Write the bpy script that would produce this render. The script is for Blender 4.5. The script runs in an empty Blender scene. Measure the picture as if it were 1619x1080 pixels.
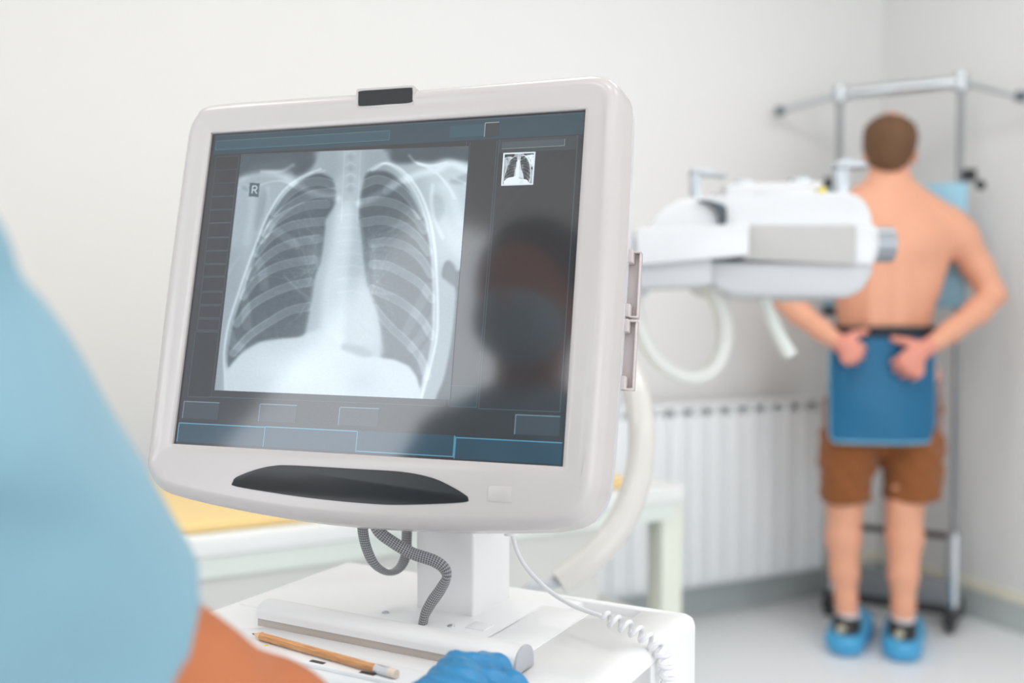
import bpy, bmesh, math, random
import numpy as np
from mathutils import Vector, Matrix
random.seed(4); rng = np.random.RandomState(7)
scene = bpy.context.scene
COL = scene.collection

# ------------------------------------------------------------------ camera
FPX = 1600.0
CAM = np.array([0.0, 0.0, 1.14])
PITCH = math.radians(2.076)
FW = np.array([0, math.cos(PITCH), -math.sin(PITCH)])
UP = np.array([0, math.sin(PITCH), math.cos(PITCH)])
RT = np.array([1.0, 0, 0])
cd = bpy.data.cameras.new('camera')
cd.sensor_width = 36.0; cd.lens = FPX * 36.0 / 1619.0
cd.clip_start = 0.02; cd.clip_end = 50
cd.dof.use_dof = True; cd.dof.focus_distance = 0.885; cd.dof.aperture_fstop = 2.8
cam = bpy.data.objects.new('camera', cd); COL.objects.link(cam)
cam.location = CAM; cam.rotation_euler = (math.pi/2 - PITCH, 0, 0)
scene.camera = cam

# ------------------------------------------------------------------ world, light, exposure
w = bpy.data.worlds.new('world'); scene.world = w; w.use_nodes = True
w.node_tree.nodes['Background'].inputs[0].default_value = (0.85, 0.92, 1, 1)
w.node_tree.nodes['Background'].inputs[1].default_value = 1.0
scene.view_settings.view_transform = 'Standard'
scene.view_settings.look = 'None'
scene.view_settings.exposure = 0.04
scene.view_settings.gamma = 1.0
scene.view_settings.use_curve_mapping = False
scene.cycles.max_bounces = 8
scene.cycles.diffuse_bounces = 5
scene.cycles.use_denoising = True

# room frame: K = far corner on the floor, e1 along the back wall to the left, e2 along the right wall to the viewer
RA = math.radians(25)
E1 = np.array([-math.cos(RA), -math.sin(RA), 0]); E2 = np.array([math.sin(RA), -math.cos(RA), 0])
KC = np.array([1.484, 4.088, 0.0]); L1, L2, RH = 4.7, 5.6, 2.85
def room(a, b, z=0.0): return KC + E1*a + E2*b + np.array([0, 0, z])
FILL_PANEL_W = 2.55
FILL_PANELS = [(a, b) for a in (1.1, 2.35, 3.6) for b in (1.35, 3.0, 4.65)]
WINDOW_FILL_W = 24.0
REAR_FILL_W = 31.0

# ------------------------------------------------------------------ helpers
def ray(x, y): return RT*(x-809.5)/FPX + UP*(540-y)/FPX + FW
def P(x, y, d): return CAM + ray(x, y)*d
def PZ(x, y, z):
    d = ray(x, y); return CAM + d*(z-CAM[2])/d[2]
def lin(c):
    return tuple(((v/255.0)/12.92 if v/255.0 <= 0.04045 else ((v/255.0+0.055)/1.055)**2.4) for v in c)

MATS = {}
def mat(name, rgb, rough=0.5, metal=0.0, spec=0.5, coat=0.0, bump=0.0, bscale=200.0, var=0.0, vscale=20.0, sss=0.0, trans=0.0, sheen=0.0, detail=3.0):
    if name in MATS: return MATS[name]
    m = bpy.data.materials.new(name); m.use_nodes = True
    nt = m.node_tree; b = nt.nodes['Principled BSDF']
    c = (*lin(rgb), 1)
    b.inputs['Base Color'].default_value = c
    b.inputs['Roughness'].default_value = rough
    b.inputs['Metallic'].default_value = metal
    b.inputs['Specular IOR Level'].default_value = spec
    b.inputs['Coat Weight'].default_value = coat
    b.inputs['Coat Roughness'].default_value = 0.08
    b.inputs['Transmission Weight'].default_value = trans
    b.inputs['Sheen Weight'].default_value = sheen
    if sss:
        b.inputs['Subsurface Weight'].default_value = sss
        b.inputs['Subsurface Radius'].default_value = (0.02, 0.008, 0.004)
        b.inputs['Subsurface Scale'].default_value = 0.5
    if bump or var:
        tc = nt.nodes.new('ShaderNodeTexCoord')
    if bump:
        n = nt.nodes.new('ShaderNodeTexNoise'); n.inputs['Scale'].default_value = bscale; n.inputs['Detail'].default_value = detail
        bp = nt.nodes.new('ShaderNodeBump'); bp.inputs['Strength'].default_value = bump; bp.inputs['Distance'].default_value = 0.002
        nt.links.new(tc.outputs['Object'], n.inputs['Vector']); nt.links.new(n.outputs['Fac'], bp.inputs['Height'])
        nt.links.new(bp.outputs['Normal'], b.inputs['Normal'])
    if var:
        n = nt.nodes.new('ShaderNodeTexNoise'); n.inputs['Scale'].default_value = vscale; n.inputs['Detail'].default_value = 4
        r = nt.nodes.new('ShaderNodeMix'); r.data_type = 'RGBA'
        r.inputs['A'].default_value = tuple(v*(1-var) for v in c[:3])+(1,)
        r.inputs['B'].default_value = tuple(min(1, v*(1+var)) for v in c[:3])+(1,)
        nt.links.new(tc.outputs['Object'], n.inputs['Vector']); nt.links.new(n.outputs['Fac'], r.inputs['Factor'])
        nt.links.new(r.outputs['Result'], b.inputs['Base Color'])
    MATS[name] = m
    return m

def emit_mat(name, rgb, strength):
    m = bpy.data.materials.new(name); m.use_nodes = True
    b = m.node_tree.nodes['Principled BSDF']
    b.inputs['Base Color'].default_value = (0.8, 0.8, 0.8, 1)
    b.inputs['Emission Color'].default_value = (*lin(rgb), 1); b.inputs['Emission Strength'].default_value = strength
    return m

def tag(o, label=None, cat=None, group=None, kind=None):
    if label: o['label'] = label
    if cat: o['category'] = cat
    if group: o['group'] = group
    if kind: o['kind'] = kind
    return o
def empty(name, loc, label, cat, group=None):
    o = bpy.data.objects.new(name, None); COL.objects.link(o); o.location = Vector(loc); o.empty_display_size = 0.05
    return tag(o, label, cat, group)
def link_mesh(name, me, m, parent=None, smooth=True, origin=None):
    """vertices are given in world coordinates; the object's origin is moved to ORIGIN or to the parent's place"""
    off = Vector(origin) if origin is not None else Vector((0, 0, 0))
    if origin is not None: me.transform(Matrix.Translation(-off))
    if smooth: me.polygons.foreach_set('use_smooth', [True]*len(me.polygons))
    if m is not None:
        for mm in (m if isinstance(m, (list, tuple)) else [m]): me.materials.append(mm)
    o = bpy.data.objects.new(name, me); COL.objects.link(o)
    o.location = off
    if parent is not None:
        o.parent = parent
        wp = Vector((0, 0, 0)); q = parent
        while q is not None:
            wp += q.location; q = q.parent
        o.location = off - wp
    return o
def from_py(name, verts, faces, m, parent=None, smooth=True, origin=None):
    me = bpy.data.meshes.new(name)
    me.from_pydata([tuple(v) for v in verts], [], faces); me.update()
    return link_mesh(name, me, m, parent, smooth, origin)
def from_bm(name, bm, m, parent=None, smooth=True, origin=None, angle=None):
    bmesh.ops.recalc_face_normals(bm, faces=bm.faces)
    me = bpy.data.meshes.new(name); bm.to_mesh(me); bm.free()
    o = link_mesh(name, me, m, parent, smooth, origin)
    if angle is not None:
        try: me.set_sharp_from_angle(angle=math.radians(angle))
        except Exception: pass
    return o

IDB = (np.array([1., 0, 0]), np.array([0, 1., 0]), np.array([0, 0, 1.]), np.zeros(3))
def frame(ang, org=(0, 0, 0)):
    """horizontal axes turned by ang (radians), z up"""
    return (np.array([math.cos(ang), math.sin(ang), 0]), np.array([-math.sin(ang), math.cos(ang), 0]), np.array([0, 0, 1.]), np.array(org, float))
def box_bm(bm, lo, hi, fr=IDB, bev=0.0, seg=3):
    ax, ay, az, o = fr
    vs = []
    for z in (lo[2], hi[2]):
        for (x, y) in ((lo[0], lo[1]), (hi[0], lo[1]), (hi[0], hi[1]), (lo[0], hi[1])):
            vs.append(bm.verts.new(tuple(o + ax*x + ay*y + az*z)))
    fs = [(0, 3, 2, 1), (4, 5, 6, 7), (0, 1, 5, 4), (1, 2, 6, 5), (2, 3, 7, 6), (3, 0, 4, 7)]
    faces = [bm.faces.new([vs[i] for i in f]) for f in fs]
    if bev:
        es = set(e for f in faces for e in f.edges)
        bmesh.ops.bevel(bm, geom=list(es), offset=bev, segments=seg, profile=0.5, affect='EDGES')
def box(name, lo, hi, m, parent=None, fr=IDB, bev=0.0, seg=3, origin=None):
    bm = bmesh.new(); box_bm(bm, lo, hi, fr, bev, seg)
    return from_bm(name, bm, m, parent, smooth=bev > 0, origin=origin, angle=40)
def prism_bm(bm, pts, d0, d1, bev=0.0, seg=3, rim=False):
    """pts: 3-D outline (planar); extruded from pts+d0 to pts+d1"""
    d0 = np.array(d0); d1 = np.array(d1)
    a = [bm.verts.new(tuple(np.array(p)+d0)) for p in pts]; b = [bm.verts.new(tuple(np.array(p)+d1)) for p in pts]
    n = len(pts)
    f1 = bm.faces.new(a[::-1]); f2 = bm.faces.new(b)
    for i in range(n): bm.faces.new([a[i], a[(i+1) % n], b[(i+1) % n], b[i]])
    if bev:
        es = set(list(f1.edges)+list(f2.edges))
        bmesh.ops.bevel(bm, geom=list(es), offset=bev, segments=seg, profile=0.5, affect='EDGES')
def catmull(pts, n=8, closed=False):
    pts = [np.array(p, float) for p in pts]
    m = len(pts); out = []
    rngi = range(m) if closed else range(m-1)
    for i in rngi:
        if closed: p0, p1, p2, p3 = pts[(i-1) % m], pts[i], pts[(i+1) % m], pts[(i+2) % m]
        else:
            p1, p2 = pts[i], pts[i+1]
            p0 = pts[i-1] if i > 0 else 2*p1-p2
            p3 = pts[i+2] if i+2 < m else 2*p2-p1
        for k in range(n):
            t = k/n
            out.append(0.5*((2*p1)+(-p0+p2)*t+(2*p0-5*p1+4*p2-p3)*t*t+(-p0+3*p1-3*p2+p3)*t**3))
    if not closed: out.append(pts[-1])
    return out
def tube_data(path, rad, ns=14, flat=None, side=None, closed=False):
    """verts, faces, uvs of a tube; rad scalar or list; flat: second radius ratio along `side` reference"""
    path = [np.array(p, float) for p in path]; n = len(path)
    rad = [rad]*n if np.isscalar(rad) else list(rad)
    T = []
    for i in range(n):
        if closed: t = path[(i+1) % n]-path[(i-1) % n]
        else: t = path[min(i+1, n-1)]-path[max(i-1, 0)]
        T.append(t/(np.linalg.norm(t)+1e-12))
    ref = np.array(side, float) if side is not None else (np.array([0, 0, 1.]) if abs(T[0][2]) < 0.9 else np.array([1., 0, 0]))
    v = []; Ls = [0.0]
    N = ref - T[0]*(ref@T[0]); N /= np.linalg.norm(N)
    for i in range(n):
        if side is not None and i > 0:
            r2 = ref - T[i]*(ref@T[i])
            if np.linalg.norm(r2) > 0.25: N = r2
        N = N - T[i]*(N@T[i]); N /= np.linalg.norm(N)+1e-12
        B = np.cross(T[i], N)
        for k in range(ns):
            a = 2*math.pi*k/ns
            v.append(path[i] + N*math.cos(a)*rad[i] + B*math.sin(a)*rad[i]*(flat if flat else 1))
        if i: Ls.append(Ls[-1]+np.linalg.norm(path[i]-path[i-1]))
    f = []; uv = []
    rows = n if closed else n-1
    for i in range(rows):
        j = (i+1) % n
        for k in range(ns):
            k2 = (k+1) % ns
            f.append((i*ns+k, i*ns+k2, j*ns+k2, j*ns+k))
            lj = Ls[j] if j > i else Ls[i]+np.linalg.norm(path[0]-path[-1])
            uv.append([(k/ns, Ls[i]), ((k+1)/ns, Ls[i]), ((k+1)/ns, lj), (k/ns, lj)])
    if not closed:
        f.append(tuple(range(ns))[::-1]); f.append(tuple((n-1)*ns+k for k in range(ns)))
        uv.append([(0, 0)]*ns); uv.append([(0, 0)]*ns)
    return v, f, uv
def tube(name, path, rad, m, parent=None, ns=14, flat=None, side=None, origin=None, uvs=False, closed=False):
    v, f, uv = tube_data(path, rad, ns, flat, side, closed)
    me = bpy.data.meshes.new(name); me.from_pydata([tuple(p) for p in v], [], f); me.update()
    if uvs:
        l = me.uv_layers.new(name='UVMap'); i = 0
        for fu in uv:
            for q in fu: l.data[i].uv = q; i += 1
    o = link_mesh(name, me, m, parent, True, origin)
    try: me.set_sharp_from_angle(angle=math.radians(50))
    except Exception: pass
    return o
def tubes(name, list_of, m, parent=None, ns=14, origin=None):
    V = []; F = []
    for path, rad in list_of:
        v, f, _ = tube_data(path, rad, ns); o = len(V); V += v; F += [tuple(i+o for i in q) for q in f]
    o = from_py(name, V, F, m, parent, True, origin)
    try: o.data.set_sharp_from_angle(angle=math.radians(50))
    except Exception: pass
    return o
def smoothstep(a, b, x):
    t = np.clip((x-a)/(b-a), 0, 1); return t*t*(3-2*t)

# ---- signed distance bodies turned into one continuous surface (surface nets)
class SDF:
    def __init__(s, lo, hi, h):
        s.h = h; s.lo = np.array(lo, float)
        s.n = np.ceil((np.array(hi)-s.lo)/h).astype(int)+1
        s.ax = [s.lo[i]+h*np.arange(s.n[i]) for i in range(3)]
        s.D = np.full(tuple(s.n), 0.3, np.float32)
    def sl(s, lo, hi):
        a = np.maximum(((np.array(lo)-s.lo)/s.h).astype(int)-1, 0); b = np.minimum(((np.array(hi)-s.lo)/s.h).astype(int)+2, s.n)
        if (b <= a).any(): return None, None
        q = tuple(slice(a[i], b[i]) for i in range(3))
        g = np.meshgrid(*[s.ax[i][q[i]].astype(np.float32) for i in range(3)], indexing='ij')
        return q, g
    def blend(s, q, d, k, sub=False):
        D = s.D[q]
        if sub:
            h = np.clip(0.5-0.5*(D+d)/k, 0, 1); s.D[q] = D*(1-h)+(-d)*h + k*h*(1-h)
        else:
            h = np.clip(0.5+0.5*(D-d)/k, 0, 1); s.D[q] = D*(1-h)+d*h-k*h*(1-h)
    def cone(s, a, b, ra, rb=None, k=0.02, sub=False, sq=None):
        """round cone a->b. sq=(axis, f): distances along that unit axis are divided by f (flattening)"""
        a = np.array(a, float); b = np.array(b, float); rb = ra if rb is None else rb
        f = 1.0
        R = max(ra, rb)*(max(1, sq[1]) if sq else 1)+2*k+4*s.h
        q, g = s.sl(np.minimum(a, b)-R, np.maximum(a, b)+R)
        if q is None: return s
        ab = b-a; L2_ = ab@ab+1e-9
        X, Y, Z = g[0]-a[0], g[1]-a[1], g[2]-a[2]
        t = np.clip((X*ab[0]+Y*ab[1]+Z*ab[2])/L2_, 0, 1)
        dx, dy, dz = X-t*ab[0], Y-t*ab[1], Z-t*ab[2]
        if sq:
            ax, f = np.array(sq[0], float), sq[1]; ax = ax/np.linalg.norm(ax)
            p = (dx*ax[0]+dy*ax[1]+dz*ax[2])*(1/f-1)
            dx, dy, dz = dx+p*ax[0], dy+p*ax[1], dz+p*ax[2]
        d = np.sqrt(dx*dx+dy*dy+dz*dz)-(ra+(rb-ra)*t)
        if f < 1: d = d*f
        s.blend(q, d.astype(np.float32), k, sub); return s
    def chain(s, pts, rs, k=0.02, sq=None):
        for i in range(len(pts)-1): s.cone(pts[i], pts[i+1], rs[i], rs[i+1], k, sq=sq)
        return s
    def ell(s, c, r, k=0.02, R=None, sub=False):
        c = np.array(c, float); r = np.array(r, float); M = np.eye(3) if R is None else np.array(R)
        m = r.max()+2*k+4*s.h
        q, g = s.sl(c-m, c+m)
        if q is None: return s
        X, Y, Z = g[0]-c[0], g[1]-c[1], g[2]-c[2]
        u = [(X*M[i][0]+Y*M[i][1]+Z*M[i][2]) for i in range(3)]
        k0 = np.sqrt(sum((u[i]/r[i])**2 for i in range(3))); k1 = np.sqrt(sum((u[i]/r[i]**2)**2 for i in range(3)))+1e-6
        s.blend(q, (k0*(k0-1)/k1).astype(np.float32), k, sub); return s
    def grid(s): return np.meshgrid(*[a.astype(np.float32) for a in s.ax], indexing='ij')
    def clip(s, p, nrm, k=0.004):
        """keep only the side nrm points away from (smooth max with a plane)"""
        nrm = np.array(nrm, float)/np.linalg.norm(nrm); G = s.grid()
        d = ((G[0]-p[0])*nrm[0]+(G[1]-p[1])*nrm[1]+(G[2]-p[2])*nrm[2]).astype(np.float32)
        h = np.clip(0.5-0.5*(s.D-d)/k, 0, 1); s.D = s.D*(1-h)+d*h+k*h*(1-h); return s
    def mesh(s, name):
        D = s.D; n = s.n; S = D < 0
        c = np.zeros(tuple(n-1), np.int8)
        for i in (0, 1):
            for j in (0, 1):
                for k in (0, 1): c += S[i:n[0]-1+i, j:n[1]-1+j, k:n[2]-1+k]
        act = np.argwhere((c > 0) & (c < 8))
        idx = -np.ones(tuple(n-1), np.int64); idx[act[:, 0], act[:, 1], act[:, 2]] = np.arange(len(act))
        acc = np.zeros((len(act), 3)); cnt = np.zeros(len(act))
        corners = [(i, j, k) for i in (0, 1) for j in (0, 1) for k in (0, 1)]
        for a in corners:
            for ax in range(3):
                if a[ax]: continue
                b = list(a); b[ax] = 1
                va = D[act[:, 0]+a[0], act[:, 1]+a[1], act[:, 2]+a[2]]; vb = D[act[:, 0]+b[0], act[:, 1]+b[1], act[:, 2]+b[2]]
                m = (va < 0) != (vb < 0); t = np.zeros(len(act)); t[m] = va[m]/(va[m]-vb[m])
                p = np.tile(np.array(a, float), (len(act), 1)); p[:, ax] = t
                acc[m] += p[m]; cnt[m] += 1
        V = (act+acc/cnt[:, None])*s.h+s.lo
        F = []
        for ax in range(3):
            o1, o2 = [(1, 2), (2, 0), (0, 1)][ax]
            sa = [slice(None)]*3; sb = [slice(None)]*3; sa[ax] = slice(0, n[ax]-1); sb[ax] = slice(1, n[ax])
            ch = S[tuple(sa)] != S[tuple(sb)]
            e = np.argwhere(ch)
            e = e[(e[:, o1] > 0) & (e[:, o2] > 0) & (e[:, o1] < n[o1]-1) & (e[:, o2] < n[o2]-1)]
            if not len(e): continue
            d1 = np.zeros(3, int); d1[o1] = 1; d2 = np.zeros(3, int); d2[o2] = 1
            g = lambda q: idx[q[:, 0], q[:, 1], q[:, 2]]
            qd = np.stack([g(e), g(e-d1), g(e-d1-d2), g(e-d2)], 1)
            ins = S[e[:, 0], e[:, 1], e[:, 2]]
            qd[~ins] = qd[~ins][:, ::-1]
            F.append(qd)
        F = np.concatenate(F); F = F[(F >= 0).all(1)]
        me = bpy.data.meshes.new(name)
        me.vertices.add(len(V)); me.vertices.foreach_set('co', V.ravel())
        me.loops.add(len(F)*4); me.loops.foreach_set('vertex_index', F.ravel().astype(np.int32))
        me.polygons.add(len(F)); me.polygons.foreach_set('loop_start', np.arange(0, len(F)*4, 4, dtype=np.int32))
        me.update(calc_edges=True); me.validate()
        return me
def sdf_obj(name, s, m, parent=None, origin=None, relax=2):
    me = s.mesh(name)
    if relax:
        bm = bmesh.new(); bm.from_mesh(me)
        for _ in range(relax): bmesh.ops.smooth_vert(bm, verts=bm.verts, factor=0.5, use_axis_x=True, use_axis_y=True, use_axis_z=True)
        bm.to_mesh(me); bm.free()
    return link_mesh(name, me, m, parent, True, origin)

# ------------------------------------------------------------------ materials
M_wall = mat('painted_wall', (229, 229, 228), 0.7, bump=0.05, bscale=60, var=0.008, vscale=1.5)
M_ceil = mat('painted_ceiling', (238, 238, 238), 0.8)
M_floor = mat('pale_vinyl_floor', (240, 243, 245), 0.3, var=0.02, vscale=1.8, bump=0.02, bscale=30)
M_skirt = mat('grey_skirting', (188, 196, 196), 0.5)
M_trim = mat('cream_trim', (226, 223, 205), 0.5)
M_plastic = mat('warm_grey_plastic', (196, 190, 188), 0.22, spec=0.45)
M_plastic2 = mat('cool_grey_plastic', (222, 224, 228), 0.3)
M_white = mat('white_enamel', (236, 236, 236), 0.35, var=0.006, vscale=6)
M_white2 = mat('white_plastic', (240, 240, 240), 0.3)
M_black = mat('black_plastic', (30, 32, 34), 0.35)
M_chrome = mat('chrome', (205, 210, 214), 0.16, metal=1.0)
M_steel = mat('brushed_steel', (190, 196, 200), 0.3, metal=0.9)
M_dark = mat('dark_rubber', (46, 48, 52), 0.5)

# ------------------------------------------------------------------ room shell
def slab(name, quad, nrm, th, m):
    bm = bmesh.new(); prism_bm(bm, quad, (0, 0, 0), np.array(nrm)*th)
    o = from_bm(name, bm, m, smooth=False); tag(o, kind='structure'); return o
ZV = np.array([0, 0, 1.0])
slab('floor', [room(0, 0), room(L1, 0), room(L1, L2), room(0, L2)], (0, 0, -1), 0.1, M_floor)
slab('ceiling', [room(0, 0, RH), room(L1, 0, RH), room(L1, L2, RH), room(0, L2, RH)], (0, 0, 1), 0.1, M_ceil)
slab('wall_back', [room(0, 0), room(L1, 0), room(L1, 0, RH), room(0, 0, RH)], -E2, 0.12, M_wall)
slab('wall_right', [room(0, 0), room(0, L2), room(0, L2, RH), room(0, 0, RH)], -E1, 0.12, M_wall)
# rear wall behind the camera with a wide window added for frontal fill light
ra0, ra1, rz0, rz1 = 0.5, 3.0, 0.45, 2.3
def rearwall():
    bm = bmesh.new()
    for (a0, a1, z0, z1) in ((0, ra0, 0, RH), (ra1, L1, 0, RH), (ra0, ra1, 0, rz0), (ra0, ra1, rz1, RH)):
        prism_bm(bm, [room(a0, L2, z0), room(a1, L2, z0), room(a1, L2, z1), room(a0, L2, z1)], (0, 0, 0), E2*0.12)
    tag(from_bm('wall_rear', bm, M_wall, smooth=False), kind='structure')
    bm = bmesh.new()
    for (a0, a1, z0, z1) in ((ra0, ra1, rz0, rz0+.06), (ra0, ra1, rz1-.06, rz1), (ra0, ra0+.06, rz0, rz1), (ra1-.06, ra1, rz0, rz1), (1.72, 1.78, rz0, rz1)):
        prism_bm(bm, [room(a0, L2+.03, z0), room(a1, L2+.03, z0), room(a1, L2+.03, z1), room(a0, L2+.03, z1)], (0, 0, 0), E2*0.05)
    tag(from_bm('added_window_2', bm, M_white2, smooth=False), kind='structure')
rearwall()
# left wall with an unseen window added as a light source
wb0, wb1, wz0, wz1 = 2.2, 4.2, 0.95, 2.25
def leftwall():
    bm = bmesh.new()
    for (b0, b1, z0, z1) in ((0, wb0, 0, RH), (wb1, L2, 0, RH), (wb0, wb1, 0, wz0), (wb0, wb1, wz1, RH)):
        prism_bm(bm, [room(L1, b0, z0), room(L1, b1, z0), room(L1, b1, z1), room(L1, b0, z1)], (0, 0, 0), E1*0.12)
    tag(from_bm('wall_left', bm, M_wall, smooth=False), kind='structure')
leftwall()
bm = bmesh.new()
def wbar(b0, b1, z0, z1): prism_bm(bm, [room(L1+0.03, b0, z0), room(L1+0.03, b1, z0), room(L1+0.03, b1, z1), room(L1+0.03, b0, z1)], (0, 0, 0), E1*0.05)
wbar(wb0, wb1, wz0, wz0+0.06); wbar(wb0, wb1, wz1-0.06, wz1); wbar(wb0, wb0+0.06, wz0, wz1); wbar(wb1-0.06, wb1, wz0, wz1); wbar((wb0+wb1)/2-0.04, (wb0+wb1)/2+0.04, wz0, wz1)
win = from_bm('added_window_1', bm, M_white2, smooth=False); tag(win, kind='structure')
# skirting: grey cove with a cream strip on top
def skirt(name, a, b, nrm):
    a = np.array(a); b = np.array(b); nrm = np.array(nrm)
    bm = bmesh.new(); prism_bm(bm, [a, a+nrm*0.012, a+nrm*0.012+ZV*0.105, a+ZV*0.105], (0, 0, 0), b-a)
    tag(from_bm(name, bm, M_skirt, smooth=False), kind='structure')
skirt('baseboard_back', room(0, 0), room(L1, 0), E2); skirt('baseboard_right', room(0, 0.012), room(0, L2), E1)
skirt('baseboard_left', room(L1, 0.012), room(L1, L2), -E1); skirt('baseboard_rear', room(0, L2), room(L1, L2), -E2)
def strip(name, a, b, nrm):
    a = np.array(a)+ZV*0.105; b = np.array(b)+ZV*0.105; nrm = np.array(nrm)
    bm = bmesh.new(); prism_bm(bm, [a, a+nrm*0.016, a+nrm*0.012+ZV*0.03, a+ZV*0.034], (0, 0, 0), b-a)
    tag(from_bm(name, bm, M_trim, smooth=False), kind='structure')
strip('trim_1', room(0, 0), room(L1, 0), E2); strip('trim_2', room(0, 0.016), room(0, L2), E1)

# unseen ceiling panels added for fill: frame, diffuser and its light
M_diff = emit_mat('fill_diffuser', (255, 250, 245), 3.0)
def area(name, loc, size, sy, power, rot, col=(1, 0.99, 0.985)):
    l = bpy.data.lights.new(name, 'AREA'); l.shape = 'RECTANGLE'; l.size = size; l.size_y = sy; l.energy = power; l.color = col
    o = bpy.data.objects.new(name, l); COL.objects.link(o); o.location = Vector(loc); o.rotation_euler = rot; return o
for i, (a, b) in enumerate(FILL_PANELS):
    c = room(a, b, RH)
    t = empty('ceiling_fill_panel', c, 'square white flush panel on the ceiling, unseen, added as fill light', 'ceiling light', 'added fill panels')
    fr = frame(RA, c)
    bm = bmesh.new()
    for (x0, x1, y0, y1) in ((-.31, .31, -.31, -.29), (-.31, .31, .29, .31), (-.31, -.29, -.29, .29), (.29, .31, -.29, .29)):
        box_bm(bm, (x0, y0, -.03), (x1, y1, 0), fr)
    from_bm('fill_frame', bm, M_white2, t, False, c)
    box('fill_diffuser', (-.29, -.29, -.02), (.29, .29, -.012), M_diff, t, fr, origin=c)
    o = area('fill_light', c-ZV*0.03, 0.56, 0.56, FILL_PANEL_W*((2.1 if a < 2 else 1.5 if a < 3 else .9) if b < 2 else 1.0 if a < 3 else .8), (0, 0, RA)); o.parent = t; o.location = (0, 0, -0.034)
# area light for the added left window, tinted like daylight
wc = room(L1+0.02, (wb0+wb1)/2, (wz0+wz1)/2)
o = area('window_fill_light', wc, wb1-wb0-.1, wz1-wz0-.1, WINDOW_FILL_W, (0, 0, 0), (0.92, 0.96, 1.0))
o.rotation_euler = Vector(-E1).to_track_quat('-Z', 'Z').to_euler()

wc = room((ra0+ra1)/2, L2+.02, (rz0+rz1)/2)
o = area('window_fill_light', wc, ra1-ra0-.1, rz1-rz0-.1, REAR_FILL_W, (0, 0, 0), (0.97, 0.98, 1.0))  # area light for the added rear window, fills from the front
o.rotation_euler = Vector(-E2).to_track_quat('-Z', 'Z').to_euler()

# ------------------------------------------------------------------ monitor frame (screen plane)
SU = np.array([0.94188968, -0.33591243, -0.00258443]); SV = np.array([0.07184389, 0.19392096, 0.97838291]); SN = np.array([-0.32814981, -0.92171444, 0.20678541])
SO = np.array([-0.31277933, 0.93224108, 1.01134465]); SW_, SH_ = 0.376, 0.301
def loc2(x, y, off=0.0):
    """picture point -> metres on the screen's plane"""
    d = ray(x, y); t = ((SO+SN*off-CAM)@SN)/(d@SN); p = CAM+d*t-SO
    return np.array([p@SU, p@SV])
def S3(q, off=0.0): return SO+SU*q[0]+SV*q[1]+SN*off
def to_px(q, off=0.0):
    p = SO[None]+q[:, :1]*SU+q[:, 1:]*SV+SN*off-CAM
    x = p@RT; y = p@UP; z = p@FW
    return 809.5+x/z*FPX, 540-y/z*FPX
MB = S3((0.188, -0.08), -0.05)
mon = empty('medical_monitor', MB, 'large light grey medical monitor showing a chest x-ray, on the post of the white cart', 'monitor')
OUT = [(228, 735), (232, 700), (261, 450), (291, 230), (297, 200), (310, 177), (332, 165), (450, 154.5), (569, 146.5), (660, 140), (800, 128), (925, 117.5), (945, 117), (962, 122), (976, 134), (983, 155), (982, 200), (973, 400), (960, 600), (948, 750), (941, 785), (928, 812), (908, 828), (875, 835.5), (830, 838), (700, 838), (560, 831), (450, 819), (340, 799), (275, 783), (250, 773), (235, 757)]
OUT = [(x, y-2.5 if y < 170 else (y+2 if y > 770 else y)) for x, y in OUT]
out2 = np.array(catmull([loc2(*p) for p in OUT], 6, True))
ctr = np.array([SW_/2, SH_/2])
def radial(poly, angs):
    """star-shaped outline sampled at given angles about the screen's centre"""
    r = []; P0 = poly-ctr; n = len(P0)
    for a in angs:
        d = np.array([math.cos(a), math.sin(a)]); best = 0
        A = P0; B = np.roll(P0, -1, 0); e = B-A
        den = d[0]*(-e[:, 1])+e[:, 0]*d[1]; den[np.abs(den) < 1e-12] = 1e-12
        t = (A[:, 0]*(-e[:, 1])+e[:, 0]*A[:, 1])/den
        s = (d[0]*A[:, 1]-d[1]*A[:, 0])/den
        ok = (s >= -1e-6) & (s <= 1+1e-6) & (t > 0)
        r.append(ctr+d*t[ok].max())
    return np.array(r)
ca = [math.atan2(sy*SH_/2, sx*SW_/2) for sx in (-1, 1) for sy in (-1, 1)]
angs = sorted(list(np.linspace(-math.pi, math.pi, 320, endpoint=False))+ca)
rect = np.array([[0, 0], [SW_, 0], [SW_, SH_], [0, SH_]])
inner = radial(rect, angs); outer = radial(out2, angs)
def nrm2(poly):
    t = np.roll(poly, -1, 0)-np.roll(poly, 1, 0); n = np.stack([t[:, 1], -t[:, 0]], 1); return n/np.linalg.norm(n, axis=1)[:, None]
on = nrm2(outer)
for _ in range(6): on = (np.roll(on, 1, 0)+on+np.roll(on, -1, 0))/3
on /= np.linalg.norm(on, axis=1)[:, None]
def loops_mesh(name, loops, m, parent, cap_end=True, cap_start=False):
    V = []; F = []; n = len(angs)
    for (poly, off) in loops: V += [S3(q, off) for q in poly]
    for i in range(len(loops)-1):
        for k in range(n):
            k2 = (k+1) % n; F.append((i*n+k, i*n+k2, (i+1)*n+k2, (i+1)*n+k))
    if cap_end: F.append(tuple((len(loops)-1)*n+k for k in range(n)))
    if cap_start: F.append(tuple(range(n))[::-1])
    bm = bmesh.new(); vs = [bm.verts.new(tuple(v)) for v in V]
    for f in F: bm.faces.new([vs[i] for i in f])
    return from_bm(name, bm, m, parent, True, MB, angle=38)
mix = lambda t: inner*(1-t)+outer*t
front = [(inner, -0.0005), (inner, 0.0024), (mix(0.03), 0.0032), (mix(0.15), 0.0036), (mix(.35), 0.0040), (mix(.55), 0.0040)]
for t in np.linspace(0, 1, 9):
    a = t*math.pi/2; front.append((outer-on*0.013*(1-math.sin(a)), 0.0045-0.0165*(1-math.cos(a))))
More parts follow.
